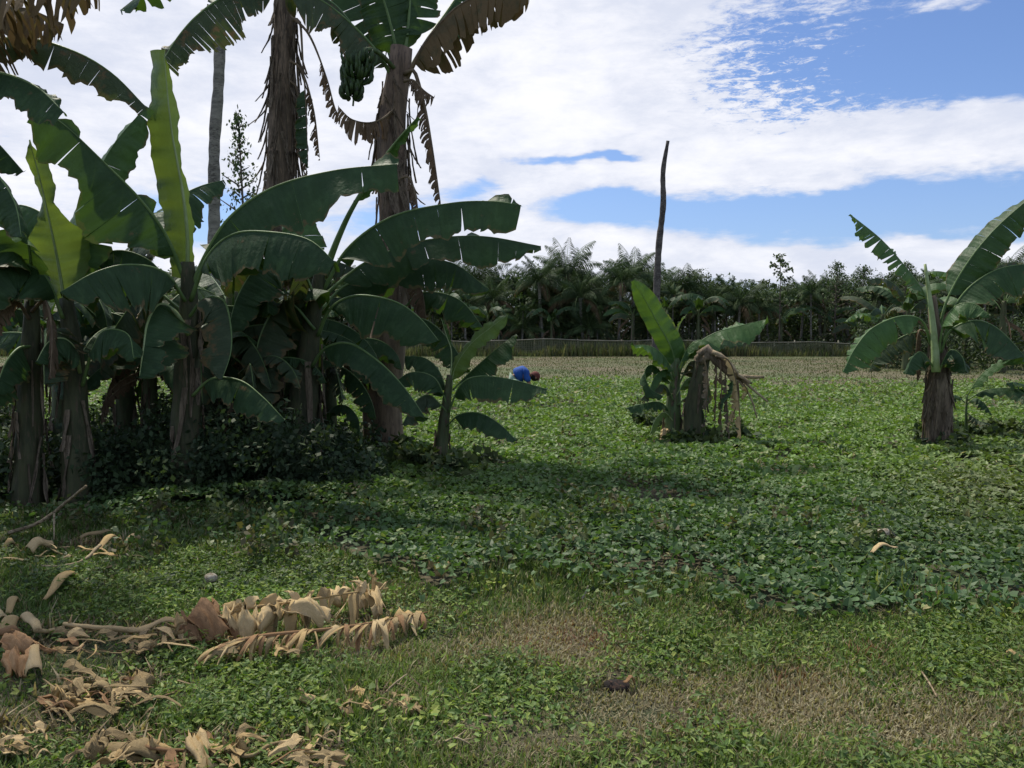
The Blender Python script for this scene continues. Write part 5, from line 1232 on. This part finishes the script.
stick('dry_stalk', [(282, 760, .05), (302, 752, .07), (322, 753, .05)], .008, .005, 'drypale', 'pale bent stick at the right end of the bottom litter heap', 'stick')
stick('dry_stalk', [(296, 752, .04), (304, 740, .08)], .006, .004, 'drypale', 'short pale stick poking up at the right end of the bottom heap', 'stick')
scrap('dry_sheath', (84, 688), (114, 696), .05, 'drygrey', 'smooth lilac grey stalk piece right of the tan folded piece', curl=90, seed=12, taper=(.8, 1, .5), z=.03)
stick('dry_stalk', [(86, 707, .04), (108, 705, .04), (130, 701, .04)], .010, .007, 'drygrey', 'straight grey stalk under the lilac grey one', 'stick')
cloth('dry_leaf', [(132, 676, .08), (142, 674, .09), (156, 688, .04), (138, 690, .04)], 'drygrey', 'dark grey crumpled piece in the loose heap right of the small heap', .03, 37, n=8, m=6)
stick('twig', [(384, 694, .03), (394, 684, .05), (407, 674, .07)], .005, .003, 'twig', 'small forked pale twig standing in the grass right of the litter strip', 'twig', forks=((9, (410, 690, .02)),))
stick('twig', [(444, 742, .03), (456, 738, .05), (470, 744, .03)], .005, .003, 'twig', 'pale branched twig in the weeds at the bottom centre', 'twig', forks=((8, (466, 730, .05)), (12, (474, 738, .04))))
stick('twig', [(922, 672, .05), (930, 684, .03), (937, 697, .02)], .004, .004, 'twig', 'thin pale straight twig in the grass at the right', 'twig')
stick('twig', [(582, 599, .02), (586, 592, .06), (588, 586, .10)], .006, .004, 'pith', 'small white stub sticking up at the edge of the vines', 'twig')
stick('twig', [(482, 716, .02), (494, 717, .02), (504, 719, .02)], .006, .004, 'twig', 'short pale stick lying in the grass right of the litter strip', 'twig')
scrap('leaf_scrap', (1006, 656), (1022, 660), .035, 'dry', 'tan scrap on the grass at the right border', curl=40, seed=14, z=.05)
scrap('leaf_scrap', (872, 552), (897, 548), .05, 'drypale', 'long pale dry leaf scrap on the vines at the right', curl=40, seed=15, z=.22)
scrap('leaf_scrap', (879, 532), (888, 536), .06, 'pith', 'whitish leaf scrap just above the long pale one on the vines', curl=40, seed=16, z=.24)
# shade pieces at left
stick('dry_stalk', [(8, 533, .05), (40, 522, .10), (64, 504, .25), (86, 486, .45)], .014, .009, 'twig', 'bare grey branch rising to the right before the left banana stems', 'stick', forks=((6, (54, 540, .03)),))
scrap('dry_sheath', (44, 600), (72, 574), .10, 'dry', 'tan tapering dry sheath lying slanted on the shaded grass', curl=80, seed=17, taper=(.25, .8, 1), z=.05)
stick('dry_stalk', [(42, 566, .05), (62, 566, .05), (84, 560, .06), (100, 545, .10)], .008, .012, 'twig', 'thin crooked pale stick above the slanted tan sheath', 'stick')
scrap('dry_sheath', (80, 540), (112, 533), .07, 'drygrey', 'narrow grey sheath lying above the crooked stick', curl=60, seed=18, z=.06)
scrap('dry_sheath', (98, 548), (120, 538), .07, 'dry', 'short tan sheath crossing right of the narrow grey one', curl=60, seed=19, z=.08)
scrap('dry_sheath', (124, 545), (146, 540), .09, 'drypale', 'pale arched sheath right of the two crossing pieces', curl=90, seed=20, z=.05)
scrap('dry_sheath', (28, 552), (52, 546), .14, 'drypale', 'pale curled sheath with a dark end lying in the shade at the left', curl=90, seed=22, z=.05, taper=(1, 1, .7))
scrap('dry_sheath', (4, 549), (18, 546), .10, 'drygrey', 'small grey sheath by the left border in the shade', curl=70, seed=23, z=.05)
scrap('leaf_scrap', (8, 612), (18, 600), .06, 'dry', 'tan crumpled scrap above the left border sheaths', curl=60, seed=24, z=.05)

# round pale husk, flat black lump on the dark spot, brown scrap beside it
def lump(name, c, r, mat, label, cat, seed=1, sq=(1, 1, .8)):
    q = random.Random(seed); b = MB(); rows = []
    for i in range(9):
        ph = math.pi * i / 8
        rows.append([Vector((c.x + r * sq[0] * math.sin(ph) * math.cos(a) * (1 + .12 * math.sin(3 * a + i + seed)), c.y + r * sq[1] * math.sin(ph) * math.sin(a) * (1 + .1 * math.sin(2 * a + seed)), c.z + r * sq[2] * math.cos(ph) * (1 + .08 * math.sin(2 * a + i)))) for a in [2 * math.pi * j / 12 for j in range(12)]])
    b.grid(rows, close=True); o = b.build(name, M[mat]); tag(o, label, cat); return o
h = lump('husk', G(211, 578, .06), .038, 'pith', 'small round pale husk on the shaded grass above the fallen leaf', 'husk', 2)
c_ = lump('flat_lump', G(617, 686, .012), .06, 'darklump', 'black flat lump in the bare dry patch of the foreground', 'husk', 3, (1, .8, .4))
scrap('leaf_scrap', (624, 685), (634, 684), .03, 'drybrown', 'small brown leaf scrap touching the black flat lump', curl=50, seed=25, z=.03)

# ------------------------------------------------------------------ person stooping in the field
dP = 17.0
def skin_mesh(name, verts, edges, rads, mat, parent, sub=2):
    me = bpy.data.meshes.new(name); vs = [tuple(Vector(v)) for v in verts]
    L = parent.location if parent else Vector((0, 0, 0))
    me.from_pydata([tuple(Vector(v) - L) for v in vs], edges, []); o = link(name + '_tmp', me, None)
    sk = o.modifiers.new('s', 'SKIN'); sk.use_smooth_shade = True
    sv = me.skin_vertices[0].data if me.skin_vertices else None
    if sv is None:
        me.skin_vertices
    for i, r in enumerate(rads):
        r2 = r if hasattr(r, '__len__') else (r, r)
        me.skin_vertices[0].data[i].radius = r2
    me.skin_vertices[0].data[0].use_root = True
    ss = o.modifiers.new('u', 'SUBSURF'); ss.levels = sub; ss.render_levels = sub
    dg = bpy.context.evaluated_depsgraph_get(); dg.update()
    m2 = bpy.data.meshes.new_from_object(o.evaluated_get(dg)); bpy.data.objects.remove(o)
    m2.materials.clear(); m2.materials.append(M[mat]); m2.polygons.foreach_set('use_smooth', [True] * len(m2.polygons)); m2.name = name
    return link(name, m2, parent)
import bmesh
def add_skin_layer(me):
    bm = bmesh.new(); bm.from_mesh(me); bm.verts.layers.skin.verify(); bm.to_mesh(me); bm.free()
_old = skin_mesh
def skin_mesh(name, verts, edges, rads, mat, parent, sub=2):
    L = parent.location
    me = bpy.data.meshes.new(name); me.from_pydata([tuple(Vector(v) - L) for v in verts], edges, []); add_skin_layer(me)
    for i, r in enumerate(rads):
        me.skin_vertices[0].data[i].radius = r if hasattr(r, '__len__') else (r, r)
    me.skin_vertices[0].data[0].use_root = True
    o = link(name + '_tmp', me); sk = o.modifiers.new('s', 'SKIN'); sk.use_smooth_shade = True
    ss = o.modifiers.new('u', 'SUBSURF'); ss.levels = sub; ss.render_levels = sub
    dg = bpy.context.evaluated_depsgraph_get()
    m2 = bpy.data.meshes.new_from_object(o.evaluated_get(dg)); bpy.data.objects.remove(o); m2.name = name
    m2.materials.clear(); m2.materials.append(M[mat])
    return link(name, m2, parent)
bx = P(520, 375, dP).x
O = Vector((bx, dP, 0))
per = empty('person', O, 'person in a blue shirt and dark red cap stooping low over the field', 'person')
def W(x, y, z): return O + Vector((x * .84, y, z * .90))
# hip at left, head at right
hip = W(-.22, 0, .55); ch = W(.13, 0, .68); nk = W(.27, -.01, .66); hd = W(.37, -.02, .62)
V_ = [hip, W(-.08, 0, .64), ch, nk, W(.33, -.015, .64), W(.41, -.02, .60)]
E_ = [(0, 1), (1, 2), (2, 3), (3, 4), (4, 5)]
Rr = [(.13, .12), (.12, .12), (.13, .12), .05, .07, .08]
def leg(s):
    i = len(V_)
    V_.extend([W(-.22, s * .10, .50), W(.04, s * .16, .42), W(-.10, s * .15, .08), W(-.02, s * .16, .03), W(.06, s * .17, .025)]); Rr.extend([.085, .062, .042, .04, .03])
    E_.extend([(0, i), (i, i + 1), (i + 1, i + 2), (i + 2, i + 3), (i + 3, i + 4)])
def arm(s, hx):
    i = len(V_)
    V_.extend([W(.18, s * .15, .64), W(.24, s * .19, .40), W(hx, s * .12, .20), W(hx + .03, s * .11, .13)]); Rr.extend([.052, .036, .026, .028])
    E_.extend([(2, i), (i, i + 1), (i + 1, i + 2), (i + 2, i + 3)])
    k = i + 3
    for f, (dx, dy, ln) in enumerate(((.035, -.03, .055), (.03, -.015, .075), (.025, 0, .08), (.015, .015, .073), (.0, .028, .06))):
        j = len(V_); b0 = V_[k] + Vector((dx * .6, dy * s, -.02)); V_.extend([b0, b0 + Vector((dx * .5, dy * .3 * s, -ln * .6)), b0 + Vector((dx * .2 - .01, 0, -ln))]); Rr.extend([.010, .009, .007]); E_.extend([(k, j), (j, j + 1), (j + 1, j + 2)])
leg(-1); leg(1); arm(-1, .34); arm(1, .38)
skin_mesh('body', V_, E_, Rr, 'skin', per)
skin_mesh('shirt', [W(-.14, 0, .615), W(-.04, 0, .665), W(.08, 0, .69), W(.19, 0, .68), W(.25, 0, .665), W(.17, -.16, .645), W(.22, -.19, .50), W(.17, .16, .645), W(.22, .19, .50)], [(0, 1), (1, 2), (2, 3), (3, 4), (3, 5), (5, 6), (3, 7), (7, 8)],
          [(.18, .18), (.19, .185), (.195, .19), (.185, .17), (.09, .09), .075, .06, .075, .06], 'shirt', per)
skin_mesh('shorts', [W(-.24, 0, .55), W(-.16, 0, .60), W(-.20, -.10, .50), W(.02, -.155, .43), W(-.20, .10, .50), W(.02, .155, .43)], [(0, 1), (0, 2), (2, 3), (0, 4), (4, 5)], [.165, .155, .12, .09, .12, .09], 'shorts', per)
hb = MB()
def blob(mb, c, rx, ry, rz, half=False, tilt=0):
    rows = []
    for i in range(9):
        ph = (math.pi / 2 if half else math.pi) * i / 8
        rows.append([c + Matrix.Rotation(tilt, 3, 'Y') @ Vector((rx * math.sin(ph) * math.cos(a), ry * math.sin(ph) * math.sin(a), rz * math.cos(ph))) for a in [2 * math.pi * j / 14 for j in range(14)]])
    mb.grid(rows, close=True)
blob(hb, W(.375, -.02, .625), .098, .092, .10); hb.build('hair', M['hair'], per)
cb = MB(); blob(cb, W(.385, -.02, .635), .108, .102, .105, True, R(35))
cb.grid([[W(.44 + .07 * u * math.cos(a), -.02 + .10 * math.sin(a), .60 - .05 * u) for a in np.linspace(-1.3, 1.3, 9)] for u in (0, .5, 1)])
cb.build('cap', M['cap'], per)
fb_ = MB()   # nose, ears, eyes
blob(fb_, W(.455, -.02, .545), .018, .014, .022); blob(fb_, W(.40, -.118, .60), .018, .012, .026); blob(fb_, W(.40, .078, .60), .018, .012, .026)
fb_.build('face', M['skin'], per)

# ------------------------------------------------------------------ light and sky
SUN_EL, SUN_AZ = 58.0, -38.0      # azimuth from +Y towards +X (negative = left)
sv = Vector((math.sin(R(SUN_AZ)) * math.cos(R(SUN_EL)), math.cos(R(SUN_AZ)) * math.cos(R(SUN_EL)), math.sin(R(SUN_EL))))
sl = bpy.data.lights.new('sun', 'SUN'); sl.energy = 4.2; sl.angle = R(3); sl.color = (1, .93, .80)
so = bpy.data.objects.new('sun', sl); COL.objects.link(so); so.rotation_euler = sv.to_track_quat('Z', 'Y').to_euler()
w = bpy.data.worlds.new('World'); sc.world = w; w.use_nodes = True
t = NT(w.node_tree); t.n.clear()
wo = t.new('ShaderNodeOutputWorld'); bg = t.new('ShaderNodeBackground'); t.l.new(bg.outputs[0], wo.inputs[0])
STR = .1; bg.inputs[1].default_value = STR
sky = t.new('ShaderNodeTexSky', sky_type='NISHITA'); sky.sun_disc = False; sky.sun_elevation = R(SUN_EL); sky.sun_rotation = R(SUN_AZ)
sky.air_density = 1.0; sky.dust_density = .6; sky.ozone_density = 1.5
tc = t.new('ShaderNodeTexCoord'); dirv = tc.outputs['Generated']
sp_ = t.new('ShaderNodeSeparateXYZ'); t.l.new(dirv, sp_.inputs[0])
az = t.m('ARCTAN2', sp_.outputs[0], sp_.outputs[1]); el = t.m('ARCSINE', sp_.outputs[2])
cb_ = t.new('ShaderNodeCombineXYZ'); t.l.new(az, cb_.inputs[0]); t.l.new(t.m('MULTIPLY', el, 2.6), cb_.inputs[1])
v2 = cb_.outputs[0]
nA = t.noise(v2, 3.0, 7, .62, .3); nB = t.noise(v2, 11, 6, .65, .2); nC = t.noise(v2, 2.0, 4, .55, .2); nD = t.noise(v2, 34, 4, .65)
def azel(px, py):
    u = (px - 512) / FX; v = (384 - py) / FX; x, y, z = u, cp + v * sp, -sp + v * cp
    return math.atan2(x, y), math.atan2(z, math.hypot(x, y))
f = t.m('ADD', .60, t.m('MULTIPLY', t.m('SUBTRACT', nA, .5), .9))
f = t.m('ADD', f, t.m('MULTIPLY', t.m('SUBTRACT', nB, .5), .75))
f = t.m('ADD', f, t.m('MULTIPLY', t.m('SUBTRACT', nD, .5), .42))
# cloud banks (+) and gaps of blue (-) where they stand in this sky: px,py,half width,half height,amount,tilt
BL = [(905, 55, 140, 62, -.8, .05), (1060, 60, 120, 60, -.7, 0), (880, 213, 190, 22, -.9, 0), (700, 205, 60, 20, -.5, 0), (600, 205, 66, 19, -1.35, 0), (565, 160, 70, 7, -1.25, 0), (475, 190, 40, 12, -.9, 0), (625, 158, 26, 7, -.9, 0),
      (470, 60, 330, 190, .75, 0), (700, 150, 130, 42, .55, .1), (900, 140, 150, 24, 1.0, .04), (1030, 125, 70, 26, .9, .0), (250, 60, 330, 200, .5, 0), (660, 262, 140, 16, .5, 0), (850, 258, 120, 17, .75, 0), (1000, 262, 110, 14, .75, 0),
      (830, 188, 30, 9, .75, 0), (940, 9, 45, 7, .75, 0), (560, 240, 90, 16, .35, 0), (215, 215, 70, 26, -1.1, 0), (385, 215, 60, 28, -1.0, 0), (930, 238, 90, 8, -.3, 0), (960, 230, 40, 5, .35, 0), (765, 85, 60, 60, -.3, 0), (700, 30, 60, 20, -.25, 0), (835, 215, 45, 6, .4, 0)]
sm = None
wz = t.m('MULTIPLY', t.m('SUBTRACT', t.noise(v2, 6, 4, .6), .5), .10)
wx = t.m('MULTIPLY', t.m('SUBTRACT', nC, .5), .12)
azw = t.m('ADD', az, wx); elw = t.m('ADD', el, t.m('MULTIPLY', wz, .6))
for px, py, sx, sy, a, ti in BL:
    A, E = azel(px, py); hx = sx / FX; hy = sy / FX
    dx = t.m('DIVIDE', t.m('SUBTRACT', azw, A), hx); dyy = t.m('SUBTRACT', elw, E)
    if ti: dyy = t.m('SUBTRACT', dyy, t.m('MULTIPLY', t.m('SUBTRACT', azw, A), ti))
    dy = t.m('DIVIDE', dyy, hy)
    g_ = t.m('MULTIPLY', t.m('EXPONENT', t.m('MULTIPLY', t.m('ADD', t.m('MULTIPLY', dx, dx), t.m('MULTIPLY', dy, dy)), -1)), a)
    sm = g_ if sm is None else t.m('ADD', sm, g_)
front = t.ramp(sp_.outputs[1], -.1, .25)
f = t.m('ADD', f, t.m('MULTIPLY', sm, front))
wisp = t.noise(t.vm('MULTIPLY', v2, (1.0, 2.2, 1.0)), 16, 7, .7, .8)
f = t.m('ADD', f, t.m('MULTIPLY', t.m('SUBTRACT', wisp, .5), .6))
A_, E_a = azel(775, 88)
gx = t.m('DIVIDE', t.m('SUBTRACT', az, A_), .15); gy = t.m('DIVIDE', t.m('SUBTRACT', el, E_a), .085)
lump_ = t.m('EXPONENT', t.m('MULTIPLY', t.m('ADD', t.m('MULTIPLY', gx, gx), t.m('MULTIPLY', gy, gy)), -1))
mot = t.noise(t.vm('MULTIPLY', v2, (1.0, 1.3, 1.0)), 40, 6, .75, .4)
f = t.m('ADD', f, t.m('MULTIPLY', t.m('MULTIPLY', t.m('SUBTRACT', mot, .50), 4.0), lump_))
mask = t.ramp(f, .34, .92)
shade = t.ramp(t.m('ADD', t.m('MULTIPLY', nC, .6), t.m('MULTIPLY', nB, .4)), .36, .62)
thick = t.ramp(f, .6, 1.3)
c_lo = (6.6, 7.0, 8.2); c_hi = (9.5, 9.5, 9.9)
cc = t.mix(t.m('MULTIPLY', shade, t.m('ADD', .35, t.m('MULTIPLY', thick, .65))), c_lo, c_hi)
blue = t.vm('MULTIPLY', sky.outputs[0], (.84, .96, 1.24))
hz = t.ramp(el, .28, -.02)
blue = t.mix(t.m('MULTIPLY', hz, .35), blue, (3.0, 4.6, 8.4))
colr = t.mix(t.m('MULTIPLY', mask, .97), blue, cc)
gr = t.ramp(el, -.02, -.06)
colr = t.mix(gr, colr, (.6, .65, .4))
t.l.new(colr, bg.inputs[0])
sc.view_settings.view_transform = 'Standard'; sc.view_settings.look = 'None'; sc.view_settings.exposure = 0.12; sc.view_settings.gamma = 1
sc.view_settings.use_curve_mapping = False
sc.cycles.max_bounces = 5; sc.cycles.diffuse_bounces = 2; sc.cycles.glossy_bounces = 2; sc.cycles.transmission_bounces = 4; sc.cycles.caustics_reflective = False
